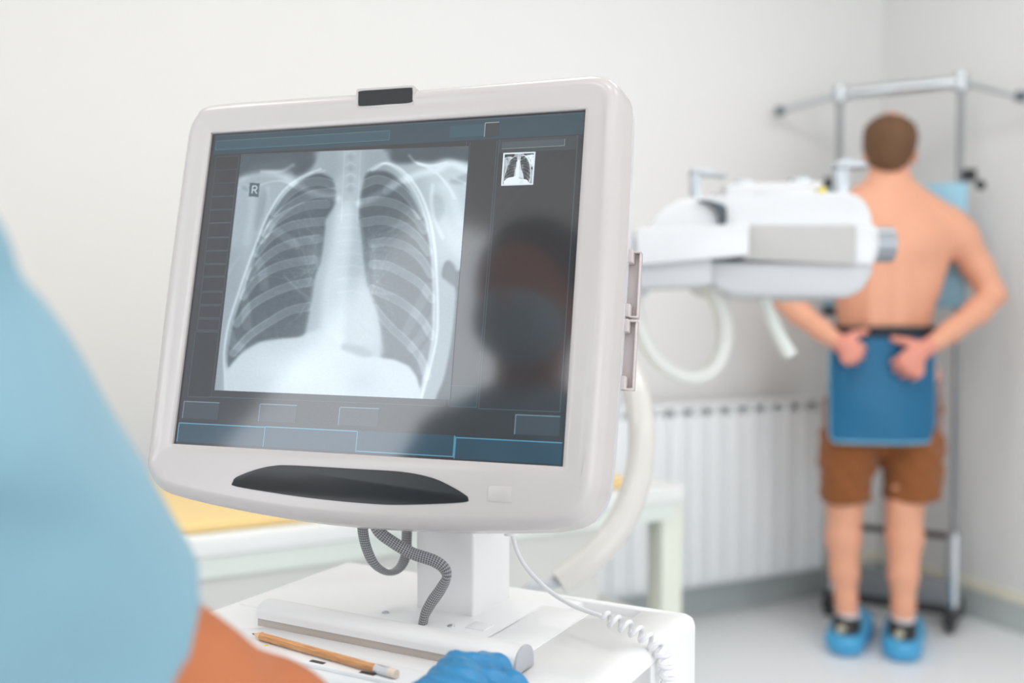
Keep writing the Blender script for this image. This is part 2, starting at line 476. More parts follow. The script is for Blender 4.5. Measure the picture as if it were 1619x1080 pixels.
front += [(outer+on*0.0012, -0.024), (outer+on*0.0018, -0.034)]
loops_mesh('front_housing', front, M_plastic, mon, cap_end=False)
loops_mesh('back_housing', [(outer-on*0.004, -0.030), (outer+on*0.0002, -0.0345), (outer+on*0.0004, -0.048), (outer-on*0.004, -0.056), (outer-on*0.012, -0.059), (outer*0.9+ctr*0.1, -0.060)], M_plastic2, mon)

# ------------------------------------------------------------------ screen picture
def screen_mat(name, attr=True, gain=1.0):
    m = bpy.data.materials.new(name); m.use_nodes = True; nt = m.node_tree; b = nt.nodes['Principled BSDF']
    b.inputs['Base Color'].default_value = (0.025, 0.026, 0.028, 1); b.inputs['Roughness'].default_value = 0.09
    b.inputs['Specular IOR Level'].default_value = 0.9
    a = nt.nodes.new('ShaderNodeVertexColor'); a.layer_name = 'picture'
    nt.links.new(a.outputs['Color'], b.inputs['Emission Color']); b.inputs['Emission Strength'].default_value = gain
    return m
M_screen = screen_mat('lcd_picture')
def color_attr(me, cols, domain='POINT'):
    at = me.color_attributes.new(name='picture', type='FLOAT_COLOR', domain=domain)
    c = np.ones((len(cols), 4), np.float32); c[:, :3] = cols; at.data.foreach_set('color', c.ravel())
def s2l(a):
    a = np.asarray(a, float)/255.0
    return np.where(a <= 0.04045, a/12.92, ((a+0.055)/1.055)**2.4)
BLK = s2l(np.array([38, 37, 40]))
V = [S3(q, 0.0) for q in rect]
bm = bmesh.new(); prism_bm(bm, V, -SN*0.003, (0, 0, 0))
scr = from_bm('screen', bm, M_screen, mon, False, MB)
color_attr(scr.data, np.tile(BLK, (len(scr.data.vertices), 1)))
scr['label'] = 'dark glossy screen with an x-ray viewer'

class Flat:
    def __init__(s): s.v = []; s.f = []; s.c = []
    def quad(s, x0, y0, x1, y1, c, off):
        i = len(s.v)
        for q in ((x0, y0), (x1, y0), (x1, y1), (x0, y1)): s.v.append(S3(q, off)); s.c.append(s2l(c))
        s.f.append((i, i+1, i+2, i+3))
    def build(s, name, parent):
        o = from_py(name, s.v, s.f, M_screen, parent, False, MB); color_attr(o.data, np.array(s.c)); return o
UI = Flat()
def R2(tl, br):
    a = loc2(*tl); b = loc2(*br); return a[0], b[1], b[0], a[1]
def uirect(tl, br, fill=None, line=None, lw=0.0009, sides='lrtb', lvl=0):
    x0, y0, x1, y1 = R2(tl, br)
    o = 0.00006*(1+lvl*2)
    if fill: UI.quad(x0, y0, x1, y1, fill, o)
    if line:
        o += 0.00006
        if 'b' in sides: UI.quad(x0, y0, x1, y0+lw, line, o)
        if 't' in sides: UI.quad(x0, y1-lw, x1, y1, line, o)
        if 'l' in sides: UI.quad(x0, y0, x0+lw, y1, line, o)
        if 'r' in sides: UI.quad(x1-lw, y0, x1, y1, line, o)
GL = (64, 78, 84)
uirect((341, 215), (922, 212), (38, 60, 72), (62, 92, 106), lw=.0006, sides='t')
uirect((342, 223), (616, 222), (44, 74, 88), (72, 110, 124), lw=.0006, lvl=1)
uirect((712, 199), (767, 215), (42, 74, 88), lvl=1)
uirect((767, 194), (788, 215), (44, 48, 52), (150, 160, 160), lw=.0007, sides='lt', lvl=1)
ys = [247, 268, 289, 310, 331, 352, 375, 396, 417, 437, 461, 482, 503, 523]
for i in range(13):
    xs = 342-(ys[i]-247)*0.112
    uirect((xs, ys[i]+1), (xs+34-(i*.1), ys[i+1]), (34, 32, 34), GL, lw=.0006)
uirect((309, 524), (334, 629), (28, 27, 29), GL, lw=.0006)
uirect((376, 244), (704, 643), None, GL, lw=.0007, sides='rb')
uirect((743, 225), (754, 645), None, GL, lw=.0007, sides='lbr')
uirect((789, 221), (886, 652), None, GL, lw=.0007, sides='lbr')
uirect((790, 221), (913, 236), (50, 54, 58), lvl=0)
uirect((794, 225), (893, 231), (62, 74, 80), (120, 130, 128), lw=.0006, sides='br', lvl=1)
uirect((714, 609), (753, 644), (34, 48, 56), (54, 74, 84), lw=.0006, sides='t')
for tl, br in (((291, 634), (344, 664)), ((411, 638), (467, 669)), ((537, 643), (597, 675)), ((815, 655), (884, 690))):
    uirect(tl, br, (50, 58, 66), (108, 132, 146), lw=.0008, sides='lt')
for tl, br, sd in (((283, 668), (417, 706), 'tl'), ((419, 674), (563, 715), 'tlr'), ((565, 681), (717, 723), 'br'), ((720, 691), (887, 735), 'tl')):
    uirect(tl, br, (30, 62, 80), (84, 152, 182), lw=.0008, sides=sd)
UI.build('interface_panels', scr)

# chest x-ray drawn into an array (coordinates: the film's own, 1054 x 1080)
HS = 2  # film pixels per cell
GW, GH = 1060//HS, 1080//HS
gx, gy = np.meshgrid((np.arange(GW)+.5)*HS, (np.arange(GH)+.5)*HS)
def blur(a, s):
    s = s/HS
    if s < .3: return a
    r = int(3*s)+1; k = np.exp(-np.arange(-r, r+1)**2/(2*s*s)); k /= k.sum()
    p = np.pad(a, ((0, 0), (r, r)), 'edge'); o = sum(k[i]*p[:, i:i+a.shape[1]] for i in range(2*r+1))
    p = np.pad(o, ((r, r), (0, 0)), 'edge'); return sum(k[i]*p[i:i+a.shape[0]] for i in range(2*r+1))
def poly(pts, s=3, smooth=True):
    if smooth: pts = catmull(pts, 6, True)
    pts = np.array(pts); x, y = pts[:, 0], pts[:, 1]; x2, y2 = np.roll(x, -1), np.roll(y, -1)
    ins = np.zeros(gx.shape, bool)
    for a, b, c, d in zip(x, y, x2, y2):
        if b == d: continue
        ins ^= ((b > gy) != (d > gy)) & (gx < (c-a)*(gy-b)/(d-b)+a)
    return blur(ins.astype(float), s)
def stroke(pts, w, s=None, taper=False):
    pts = catmull(pts, 6); D = np.full(gx.shape, 1e9)
    for i in range(len(pts)-1):
        a, b = pts[i], pts[i+1]; m = w*2+14
        x0, x1 = sorted((a[0], b[0])); y0, y1 = sorted((a[1], b[1]))
        i0, i1 = max(int((x0-m)/HS), 0), min(int((x1+m)/HS)+1, GW); j0, j1 = max(int((y0-m)/HS), 0), min(int((y1+m)/HS)+1, GH)
        if i0 >= i1 or j0 >= j1: continue
        X = gx[j0:j1, i0:i1]-a[0]; Y = gy[j0:j1, i0:i1]-a[1]; e = b-a; t = np.clip((X*e[0]+Y*e[1])/(e@e+1e-9), 0, 1)
        D[j0:j1, i0:i1] = np.minimum(D[j0:j1, i0:i1], np.hypot(X-t*e[0], Y-t*e[1]))
    s = w*.4 if s is None else s
    return 1-smoothstep(w/2-s, w/2+s, D)
def noise(scale, seed):
    r = np.random.RandomState(seed); a = r.rand(GH, GW); a = blur(a, scale); a -= a.mean(); return a/a.std()
def mixin(I, v, m): return I*(1-m)+v*m
def make_xray():
    I = np.full(gx.shape, 0.66)
    I += 0.10*smoothstep(500, 1000, gx)*(1-smoothstep(350, 600, gy))      # right shoulder
    I = mixin(I, 0.60, poly([(0, 480), (110, 470), (90, 640), (40, 800), (30, 1040), (-20, 1040)], 14))
    I = mixin(I, 0.62, poly([(900, 540), (990, 540), (985, 900), (900, 1060), (850, 1060), (900, 800)], 10))
    # air around the shoulders
    I = mixin(I, 0.16, poly([(60, 20), (400, 20), (415, 80), (380, 130), (330, 150), (300, 128), (200, 132), (120, 150), (70, 165)], 8))
    I = mixin(I, 0.30, poly([(130, 150), (150, 110), (240, 85), (320, 90), (330, 130), (240, 140)], 14)*.6)
    I = mixin(I, 0.16, poly([(705, 20), (1060, 20), (1060, 92), (1000, 88), (940, 80), (880, 95), (830, 92), (770, 100), (715, 88)], 8))
    I = mixin(I, .10, poly([(945, 495), (985, 540), (1060, 520), (1060, 1090), (900, 1090), (935, 960), (965, 800), (978, 600), (925, 560)], 5))
    I = mixin(I, .22, poly([(945, 498), (975, 520), (985, 600), (930, 560)], 6))
    # neck
    I = mixin(I, 0.60, poly([(425, 40), (690, 40), (700, 100), (740, 150), (560, 190), (400, 150), (420, 100)], 12))
    I = mixin(I, 0.74, stroke([(556, 40), (552, 200), (545, 330)], 90, 30)*.6)
    # lungs
    LL = poly([(430, 140), (478, 165), (495, 215), (488, 270), (455, 320), (447, 370), (440, 440), (432, 500), (410, 560), (398, 640), (385, 710), (368, 790), (330, 808), (260, 812), (180, 826), (110, 868), (60, 930), (48, 890), (56, 810), (86, 700), (125, 600), (152, 500), (183, 400), (228, 300), (285, 225), (345, 175), (390, 148)], 5)
    RL = poly([(635, 132), (695, 132), (745, 162), (795, 220), (838, 300), (868, 400), (880, 500), (885, 600), (883, 700), (882, 800), (870, 880), (846, 960), (832, 1015), (818, 965), (785, 922), (725, 897), (672, 887), (674, 790), (652, 690), (618, 600), (602, 500), (592, 400), (584, 310), (590, 240), (600, 190), (612, 150)], 5)
    lung = np.clip(LL+RL, 0, 1)
    lv = 0.17+0.08*smoothstep(430, 330, np.abs(gx-535))*0+0.10*np.exp(-((gx-420)/90)**2-((gy-560)/170)**2)+0.08*np.exp(-((gx-640)/70)**2-((gy-520)/130)**2)
    lv += 0.07*smoothstep(550, 850, gy)
    I = I*(1-lung)+lv*lung
    ribsL = [[(495, 190), (420, 172), (350, 190), (290, 235), (240, 300)], [(490, 215), (400, 225), (320, 262), (250, 318), (205, 385)], [(455, 265), (380, 270), (300, 300), (235, 345), (190, 410)], [(445, 335), (380, 340), (300, 356), (225, 400), (170, 465)], [(425, 405), (340, 418), (260, 445), (190, 495), (140, 560)],
             [(405, 490), (330, 500), (240, 525), (165, 575), (115, 640)], [(390, 580), (300, 600), (220, 632), (145, 680), (90, 750)], [(385, 680), (300, 700), (220, 745), (140, 800), (75, 870)]]
    for k, r in enumerate(ribsL):
        m = stroke(r, 34, 5); I += 0.13*m*(0.35+.65*lung)*(1+.5*smoothstep(300, 150, gx))
        I += 0.10*stroke([(x, y-16) for x, y in r], 4, 3)*lung
        I += 0.07*stroke([(x, y+16) for x, y in r], 3, 2)*lung
    ribsR = [[(590, 190), (660, 165), (730, 190), (790, 240), (830, 310)], [(590, 262), (660, 252), (740, 268), (805, 310), (850, 370)], [(600, 340), (680, 330), (760, 352), (825, 400), (868, 460)], [(640, 425), (705, 418), (780, 440), (840, 490), (878, 550)],
             [(640, 510), (700, 515), (770, 548), (835, 590), (882, 650)], [(640, 610), (710, 640), (780, 680), (840, 735), (882, 800)], [(650, 690), (715, 765), (785, 830), (840, 900), (862, 965)]]
    for k, r in enumerate(ribsR):
        m = stroke(r, 36, 5); I += 0.14*m*(0.35+.65*lung)*(1+.5*smoothstep(740, 860, gx))
        I += 0.10*stroke([(x+2, y-17) for x, y in r], 4, 3)*lung
        I += 0.07*stroke([(x, y+17) for x, y in r], 3, 2)*lung
    # front ribs crossing the outer lung
    for r in ([(205, 330), (260, 380), (330, 430)], [(160, 480), (190, 520), (200, 600)], [(110, 620), (125, 680), (130, 760)], [(60, 790), (75, 830), (110, 850)], [(700, 210), (740, 170), (790, 150)], [(870, 600), (830, 680), (780, 780)], [(878, 740), (840, 800), (800, 850)], [(880, 830), (850, 880), (840, 940)]):
        I += 0.10*stroke(r, 38, 7)*lung
    # chest wall lines
    for off, a in ((0, .22), (16, .13)):
        I += a*stroke([(430+off, 122+off*.4), (350+off, 155), (275+off, 215), (218+off, 305), (178+off, 400), (132+off, 520), (88+off, 650), (54+off, 760), (38+off*.8, 870), (40+off*.5, 960), (46+off*.4, 1040)], 9, 5)
        I += a*stroke([(640-off, 128), (700-off, 98), (770-off, 135), (832-off, 215), (872-off, 320), (892-off, 430), (902-off, 560), (906-off, 700), (902-off, 800), (882-off*.8, 900), (858-off*.6, 990), (838-off*.4, 1060)], 11, 5)
    # mediastinum, heart, diaphragm
    med = poly([(500, 150), (585, 150), (584, 300), (598, 400), (606, 500), (622, 600), (655, 690), (674, 790), (672, 890), (520, 900), (400, 900), (372, 800), (386, 700), (400, 620), (428, 520), (448, 440), (470, 340), (492, 250)], 10)
    I = mixin(I, 0.74, med*.92)
    I += 0.16*poly([(500, 280), (560, 280), (545, 500), (530, 700), (520, 1060), (440, 1060), (430, 800), (440, 600), (478, 420)], 14)
    I += 0.05*poly([(525, 560), (620, 600), (655, 700), (665, 830), (560, 830), (525, 700)], 16)
    dia = poly([(46, 945), (70, 912), (112, 870), (182, 828), (262, 814), (345, 806), (378, 788), (430, 770), (520, 840), (600, 880), (672, 888), (728, 898), (786, 924), (818, 966), (836, 1020), (838, 1080), (300, 1100), (36, 1080), (38, 1000)], 5, False)
    I = mixin(I, 0.86, dia*.93)
    I += 0.10*np.exp(-((gx-300)/150)**2-((gy-930)/90)**2)
    I -= 0.05*np.exp(-((gx-600)/60)**2-((gy-980)/50)**2)
    I = mixin(I, 0.62, poly([(518, 832), (560, 838), (610, 848), (640, 878), (600, 886), (550, 868), (518, 856)], 6)*.8)
    # spine detail
    for y in (75, 120, 165, 205): I -= 0.10*np.exp(-((gx-552)/13)**2-((gy-y)/15)**2); I += .06*stroke([(534, y-14), (552, y-24), (570, y-14)], 7, 5)
    for x in (520, 585): I += .06*stroke([(x+8, 40), (x, 200), (x-6, 340)], 6, 4)
    for y in range(260, 640, 52): I += .035*stroke([(500, y), (560, y-6), (600, y+4)], 8, 5)
    # collar bones, shoulders
    for r, w_, a in (([(60, 175), (130, 150), (200, 140), (265, 148), (340, 190), (410, 222), (500, 240)], 26, .2), ([(190, 132), (270, 130), (318, 106)], 12, .3), ([(150, 200), (235, 172), (290, 176), (330, 200)], 5, .18), ([(590, 262), (640, 240), (690, 212), (755, 175), (830, 142), (905, 122), (960, 100), (1020, 122)], 28, .22), ([(790, 68), (822, 98), (880, 108), (940, 100)], 9, .35), ([(822, 95), (890, 130), (940, 180), (975, 240)], 8, .2), ([(96, 200), (120, 185), (150, 215)], 8, .12), ([(150, 210), (150, 300), (130, 420)], 30, .08), ([(215, 200), (215, 270), (180, 380)], 16, .10), ([(975, 160), (1020, 180)], 8, .16), ([(930, 190), (965, 230), (1000, 340)], 40, .08), ([(885, 190), (880, 240), (890, 320), (925, 400)], 14, .14), ([(0, 640), (70, 520), (100, 480)], 10, .06)):
        I += a*.85*stroke(r, w_, w_*.3+5)
    I += .10*poly([(870, 130), (1040, 130), (1040, 480), (985, 480), (930, 400), (890, 280)], 18)
    I -= .10*poly([(890, 225), (925, 240), (930, 300), (905, 335), (888, 290)], 7)
    I -= .09*poly([(190, 215), (222, 220), (212, 300), (175, 380), (160, 330)], 8)
    I -= .10*poly([(108, 182), (140, 196), (150, 215), (112, 205)], 4)
    I -= .16*poly([(955, 170), (1030, 140), (1030, 172), (985, 185)], 5)
    # lung vessels
    r = np.random.RandomState(3)
    for cx, cy, sg in ((405, 480, -1), (640, 480, 1)):
        for k in range(46):
            a = r.uniform(-1.3, 1.45); L = r.uniform(60, 230); x, y = cx+r.uniform(-30, 30), cy+r.uniform(-120, 200)
            pts = [(x, y)]
            for q in range(4):
                a += r.uniform(-.25, .25); x += sg*math.cos(a)*L/4; y += math.sin(a)*L/4; pts.append((x, y))
            I += r.uniform(.018, .05)*stroke(pts, r.uniform(4, 10), 4)*lung
        I += .13*np.exp(-((gx-cx)/30)**2-((gy-cy)/85)**2)*(1-.5*med)
    for k in range(40):
        x, y = r.uniform(100, 860), r.uniform(300, 850); a = r.uniform(0, 6.3); L = r.uniform(20, 60)
        I += .03*stroke([(x, y), (x+L*math.cos(a), y+L*math.sin(a)), (x+1.7*L*math.cos(a+.3), y+1.7*L*math.sin(a+.3))], 4, 2)*lung
    I += .006*noise(2, 1)+.008*noise(7, 2)*lung+.006*noise(30, 5)
    # marker R
    I = mixin(I, 0.20, poly([(142, 178), (182, 180), (177, 236), (138, 233)], 1.0, False))
    R_ = np.zeros_like(I)
    for r_ in ([(151, 220), (154, 192)], [(154, 192), (166, 191), (171, 198), (166, 206), (153, 207)], [(161, 207), (170, 221)]):
        R_ = np.maximum(R_, stroke(r_, 4.6, 1.4))
    I = mixin(I, .9, R_)
    return np.clip(I, 0, 1)
XR = make_xray()
XD, XB = s2l((44, 54, 62)), s2l((205, 222, 232))
def tint(v):
    v = np.clip(v, 0, 1)[..., None]
    sr = np.array([34, 46, 54.])*(1-v)+np.array([212, 227, 236.])*v
    return s2l(sr)
def film(name, tl, tr, br, bl, n, parent, off, lut, uvfun, label=None):
    nu, nv = n
    q = []
    tl, tr, br, bl = [loc2(*p) for p in (tl, tr, br, bl)]
    x0 = min(tl[0], bl[0]); 
    a = np.linspace(0, 1, nu)[None, :, None]; b = np.linspace(0, 1, nv)[:, None, None]
    Q = (tl*(1-a)+tr*a)*(1-b)+(bl*(1-a)+br*a)*b
    Q = Q.reshape(-1, 2)
    W3 = SO[None]+Q[:, :1]*SU+Q[:, 1:]*SV+SN*off
    i = np.arange(nu-1)[None, :]+np.arange(nv-1)[:, None]*nu
    F = np.stack([i+nu, i+nu+1, i+1, i], -1).reshape(-1, 4)
    me = bpy.data.meshes.new(name); me.vertices.add(len(W3)); me.vertices.foreach_set('co', W3.ravel())
    me.loops.add(len(F)*4); me.loops.foreach_set('vertex_index', F.ravel().astype(np.int32))
    me.polygons.add(len(F)); me.polygons.foreach_set('loop_start', np.arange(0, len(F)*4, 4, dtype=np.int32)); me.update(calc_edges=True)
    u, v = uvfun(Q, nu, nv)
    fx = np.clip(u/HS-.5, 0, GW-1.001); fy = np.clip(v/HS-.5, 0, GH-1.001); ix, iy = fx.astype(int), fy.astype(int); dx, dy = fx-ix, fy-iy
    val = (XR[iy, ix]*(1-dx)+XR[iy, ix+1]*dx)*(1-dy)+(XR[iy+1, ix]*(1-dx)+XR[iy+1, ix+1]*dx)*dy
    color_attr(me, lut(val, u, v))
    o = link_mesh(name, me, M_screen, parent, False, MB)
    if label: o['label'] = label
    return o
def uv_big(Q, nu, nv):
    x, y = to_px(Q); return (x-340)*2.571, (y-220)*2.571
def lut_big(val, u, v):
    c = tint(val)
    fade = smoothstep(0, 14, v-45+(u-500)*-.02)*0+1
    return c*fade[:, None]
film('xray_image', (382, 244), (742, 231), (712, 632.5), (339.5, 617), (470, 490), scr, 0.00035, lut_big, uv_big, 'large chest x-ray with ribs, lungs and an R marker')
def uv_small(Q, nu, nv):
    a = np.tile(np.linspace(0, 1, nu), nv); b = np.repeat(np.linspace(0, 1, nv), nu)
    u0 = 95*(1-b)+0*b; u1 = 1025*(1-b)+925*b
    return u0+(u1-u0)*a, 45+990*b
def lut_small(val, u, v):
    val = np.clip((val-.18)*1.5, 0, 1)[:, None]; return s2l(np.array([20, 24, 28.])*(1-val)+np.array([225, 236, 242.])*val)
tq = [(796, 242), (847, 240), (843, 292.3), (792.4, 294)]
A_ = [loc2(*p) for p in tq]
fl = Flat(); i0 = 0
for q in A_: fl.v.append(S3(q, .0003)); fl.c.append(s2l((215, 228, 234)))
fl.f.append((3, 2, 1, 0)); fl.build('thumbnail_border', scr)
film('xray_thumbnail', (798.5, 244.5), (844.5, 242.5), (840.8, 290), (795, 291.6), (80, 86), scr, 0.0005, lut_small, uv_small)['label'] = 'small thumbnail of the same chest x-ray'

# badge on the top bezel, oval panel on the lower bezel
def plate(name, pts, off0, off1, m, parent, bev=.0004, n=5, smooth=True):
    q = catmull([loc2(*p) for p in pts], n, True) if smooth else [loc2(*p) for p in pts]
    bm = bmesh.new(); prism_bm(bm, [S3(v, off0) for v in q], (0, 0, 0), SN*(off1-off0), bev, 2)
    return from_bm(name, bm, m, parent, True, MB, angle=40)
M_badge = mat('dark_grey_glass', (34, 36, 39), 0.35)
plate('badge_surround', [(567, 147), (570, 143.5), (590, 142), (630, 139.5), (653, 137.8), (658, 140), (658.5, 152), (657, 165), (653, 168.5), (620, 171), (575, 173.5), (568, 171.5), (566.5, 160)], -.010, .0042, M_plastic, mon, n=4)
plate('badge_window', [(570.5, 150), (574, 147), (610, 144.5), (650, 141.8), (655, 144), (655, 158), (652, 165.2), (615, 168), (575, 170.6), (570, 168), (570, 160)], .003, .0046, M_badge, mon, n=4)
plate('control_panel', [(373, 763), (378, 755), (407, 743.5), (437, 737), (470, 736.5), (570, 742), (640, 746.5), (685, 755.5), (715, 768.5), (739, 783), (743, 789), (739, 794), (696, 797), (637, 798.5), (600, 797.5), (533, 792), (459, 783), (378, 769.6)], .002, .0046, M_badge, mon)
# faint square label plate
plate('rating_plate', [(775, 768), (812, 770), (811, 795), (774, 793)], .002, .0045, M_plastic, mon, smooth=False, bev=.0001)
# side latches
M_latch = mat('pinkish_grey_plastic', (208, 198, 196), 0.4)
def latch(y0, y1):
    """bracket on the right side: thin plate with a foot at each end"""
    xe = outer[:, 0]
    def edge(v):  # outline x at local v
        j = np.argmin(np.abs(outer[:, 1]-v)+(outer[:, 0] < SW_)*9); return outer[j, 0]
    v0 = loc2(985, y1)[1]; v1 = loc2(985, y0)[1]; bm = bmesh.new()
    fr = (SU, SN, SV, SO)
    e = (edge(v0)+edge(v1))/2
    box_bm(bm, (e-.003, -.060, v0), (e+.0095, -.057, v1), fr, .0005, 2)
    box_bm(bm, (e+.0082, -.060, v0), (e+.0095, -.052, v1), fr, .0004, 2)
    for (z0, z1) in ((v1-.011, v1), (v0, v0+.011)): box_bm(bm, (e-.003, -.058, z0), (e+.0038, -.044, z1), fr, .0005, 2)
    for (z0, z1) in ((v1-.0015, v1), (v0, v0+.0015)): box_bm(bm, (e-.003, -.058, z0), (e+.0095, -.050, z1), fr, .0003, 2)
    from_bm('latch', bm, M_latch, mon, True, MB, angle=40)
latch(372, 483); latch(487, 604)
# ------------------------------------------------------------------ cart
CA = math.radians(-28.6)
CF = frame(CA)            # x = a (right, towards the viewer), y = b (away)
def ab(a, b, z): return CF[0]*a+CF[1]*b+ZV*z
ZC = 0.85
cart_o = ab(-.508, .77, 0)
cart = empty('equipment_cart', cart_o, 'white wheeled equipment cart with a square post that carries the monitor', 'cart')
bm = bmesh.new(); box_bm(bm, (-.712, .624, .20), (-.298, .914, ZC), CF, .011, 4)
body = from_bm('cart_body', bm, M_white, cart, True, cart_o, angle=40)
# finger recess, cable hole and side seam cut out of the body
bm = bmesh.new(); box_bm(bm, (-.408, .868, ZC-.012), (-.346, .892, ZC+.02), CF, .002, 2); box_bm(bm, (-.30, .786, .25), (-.28, .789, ZC-.012), CF); 
v, f, _ = tube_data([ab(-.509, .763, ZC-.05), ab(-.509, .763, ZC+.02)], .009, 20)
vs = [bm.verts.new(tuple(p)) for p in v]; [bm.faces.new([vs[i] for i in q]) for q in f]
bmesh.ops.recalc_face_normals(bm, faces=bm.faces)
cm = bpy.data.meshes.new('cutter'); bm.to_mesh(cm); bm.free(); cutter = bpy.data.objects.new('cutter', cm); COL.objects.link(cutter)
md = body.modifiers.new('cut', 'BOOLEAN'); md.operation = 'DIFFERENCE'; md.object = cutter; md.solver = 'EXACT'
dg = bpy.context.evaluated_depsgraph_get(); dg.update()
nm = bpy.data.meshes.new_from_object(body.evaluated_get(dg)); body.modifiers.clear(); body.data = nm
bpy.data.objects.remove(cutter)
box('top_panel', (-.696, .725, ZC-.002), (-.436, .902, ZC+.0012), M_white, cart, CF, .0008, 2, cart_o)
box('top_panel', (-.433, .700, ZC-.002), (-.386, .862, ZC+.0010), M_white, cart, CF, .0008, 2, cart_o)
box('post', (-.539, .797, ZC-.01), (-.475, .868, 1.16), M_white, cart, CF, .003, 3, cart_o)
box('bracket', (-.53, .765, 1.02), (-.483, .80, 1.14), M_steel, cart, CF, .003, 3, cart_o)
for a, b in ((-.554, .768), (-.479, .764)):
    c = ab(a, b, ZC+.001); bm = bmesh.new(); bmesh.ops.create_uvsphere(bm, u_segments=16, v_segments=8, radius=1)
    bmesh.ops.transform(bm, matrix=Matrix.Translation(Vector(c)) @ Matrix.Diagonal((.0036, .0036, .0022, 1)), verts=bm.verts)
    from_bm('screw', bm, mat('zinc_screw', (190, 194, 198), .35, metal=.9), cart, True, cart_o)
box('corner_tab', (-.466, .766, ZC), (-.446, .785, ZC+.0022), M_white, cart, CF, .0008, 2, cart_o)
# bolster across the front: rounded top on a taupe foot
def dprofile(b0, b1, z0, z1, a):
    pts = [(b0, z0)]; n = 12; w = (b1-b0)/2
    for k in range(n+1):
        t = math.pi*k/n; pts.append((b0+w-w*math.cos(t), z0+(z1-z0)*(.35+.65*math.sin(t)**.9 if 0 < k < n else .35)))
    pts.append((b1, z0)); return [ab(a, p[0], p[1]) for p in pts]
bm = bmesh.new(); prism_bm(bm, dprofile(.684, .713, ZC+.0070, ZC+.0205, -.637), (0, 0, 0), CF[0]*.266, .0008, 2)
from_bm('bolster', bm, mat('bolster_white', (226, 225, 225), .35), cart, True, cart_o, angle=40)
M_taupe = mat('taupe_strip', (186, 176, 168), 0.5)
box('bolster_foot', (-.636, .6855, ZC-.001), (-.372, .7115, ZC+.0072), M_taupe, cart, CF, .0005, 2, cart_o)
bm = bmesh.new(); prism_bm(bm, dprofile(.6835, .7135, ZC+.001, ZC+.0212, -.3712), (0, 0, 0), CF[0]*.0022, .0005, 2)
from_bm('end_cap', bm, mat('grey_end_cap', (176, 178, 184), .4), cart, True, cart_o, angle=40)
# key panel at the front edge, with dark windows and a yellow lamp
box('key_panel', (-.700, .6285, ZC-.002), (-.372, .659, ZC+.0015), M_white2, cart, CF, .0006, 2, cart_o)
M_key = mat('dark_key', (70, 70, 74), .4)
for (x, y) in ((502, 1047), (581, 1065)):
    p = PZ(x, y, ZC+.0015); a, b = p@CF[0], p@CF[1]
    box('key_window', (a-.0072, b-.0022, ZC+.0010), (a+.0072, b+.0022, ZC+.0019), M_key, cart, CF, .0003, 1, cart_o)
p = PZ(421, 1021, ZC+.0015); a, b = p@CF[0], p@CF[1]
box('indicator_lamp', (a-.0009, b-.0009, ZC+.001), (a+.0009, b+.0009, ZC+.0024), mat('yellow_lens', (238, 214, 40), .4), cart, CF, .0002, 1, cart_o)
box('cart_base', (-.73, .60, .075), (-.28, .93, .20), M_plastic2, cart, CF, .01, 3, cart_o)
for a in (-.70, -.31):
    for b in (.63, .90):
        c = ab(a, b, .035); V_, F_, _ = tube_data([c-CF[0]*.012, c+CF[0]*.012], .035, 24)
        cs = from_py('caster', V_, F_, M_dark, cart, True, cart_o); 
        tube('caster_fork', [ab(a, b, .03), ab(a, b, .085)], .012, M_steel, cs, origin=cart_o)

# ------------------------------------------------------------------ braided cables and curled cord
def braid_mat():
    m = bpy.data.materials.new('braided_sleeve'); m.use_nodes = True; nt = m.node_tree; b = nt.nodes['Principled BSDF']
    uv = nt.nodes.new('ShaderNodeUVMap'); sx = nt.nodes.new('ShaderNodeSeparateXYZ'); nt.links.new(uv.outputs[0], sx.inputs[0])
    def mth(op, a, c=None):
        n = nt.nodes.new('ShaderNodeMath'); n.operation = op
        for i, q in enumerate((a, c)):
            if q is None: continue
            if isinstance(q, (int, float)): n.inputs[i].default_value = q
            else: nt.links.new(q, n.inputs[i])
        return n.outputs[0]
    u = mth('MULTIPLY', sx.outputs[0], 2*math.pi*9); v = mth('MULTIPLY', sx.outputs[1], 2*math.pi*210)
    s1 = mth('SINE', mth('ADD', u, v)); s2 = mth('SINE', mth('SUBTRACT', u, v))
    h = mth('MAXIMUM', s1, s2)
    hh = mth('MULTIPLY_ADD', mth('MULTIPLY', s1, s2), 0.5); hh.node.inputs[2].default_value = 0.5
    cr = nt.nodes.new('ShaderNodeValToRGB'); nt.links.new(hh, cr.inputs[0])
    cr.color_ramp.elements[0].position = .15; cr.color_ramp.elements[0].color = (*lin((70, 70, 72)), 1); cr.color_ramp.elements[1].position = .8; cr.color_ramp.elements[1].color = (*lin((178, 179, 181)), 1)
    nt.links.new(cr.outputs[0], b.inputs['Base Color']); b.inputs['Roughness'].default_value = .45
    bp = nt.nodes.new('ShaderNodeBump'); bp.inputs['Strength'].default_value = .6; bp.inputs['Distance'].default_value = .0006
    nt.links.new(hh, bp.inputs['Height']); nt.links.new(bp.outputs[0], b.inputs['Normal'])
    return m
M_braid = braid_mat()
lp = catmull([P(573, 815, .925), P(574, 842, .93), P(580, 868, .935), P(592, 892, .94), (P(612, 905, .955)), P(630, 900, .975), P(641, 880, .985), P(643, 850, .985), P(643, 815, .98)], 8)
o = tube('braided_cable', lp, .0053, M_braid, None, 24, flat=.55, side=(.94, -.33, 0), uvs=True, origin=lp[0]); tag(o, 'grey braided cable hanging in a short loop under the monitor', 'cable')
sp = catmull([P(588, 812, .905), P(597, 838, .905), P(622, 858, .905), P(652, 875, .905), P(684, 886, .903), P(701, 897, .902), P(706, 912, .902), P(697, 931, .905), P(682, 953, .91), P(672, 972, .914), P(668, 990, .918)], 8)
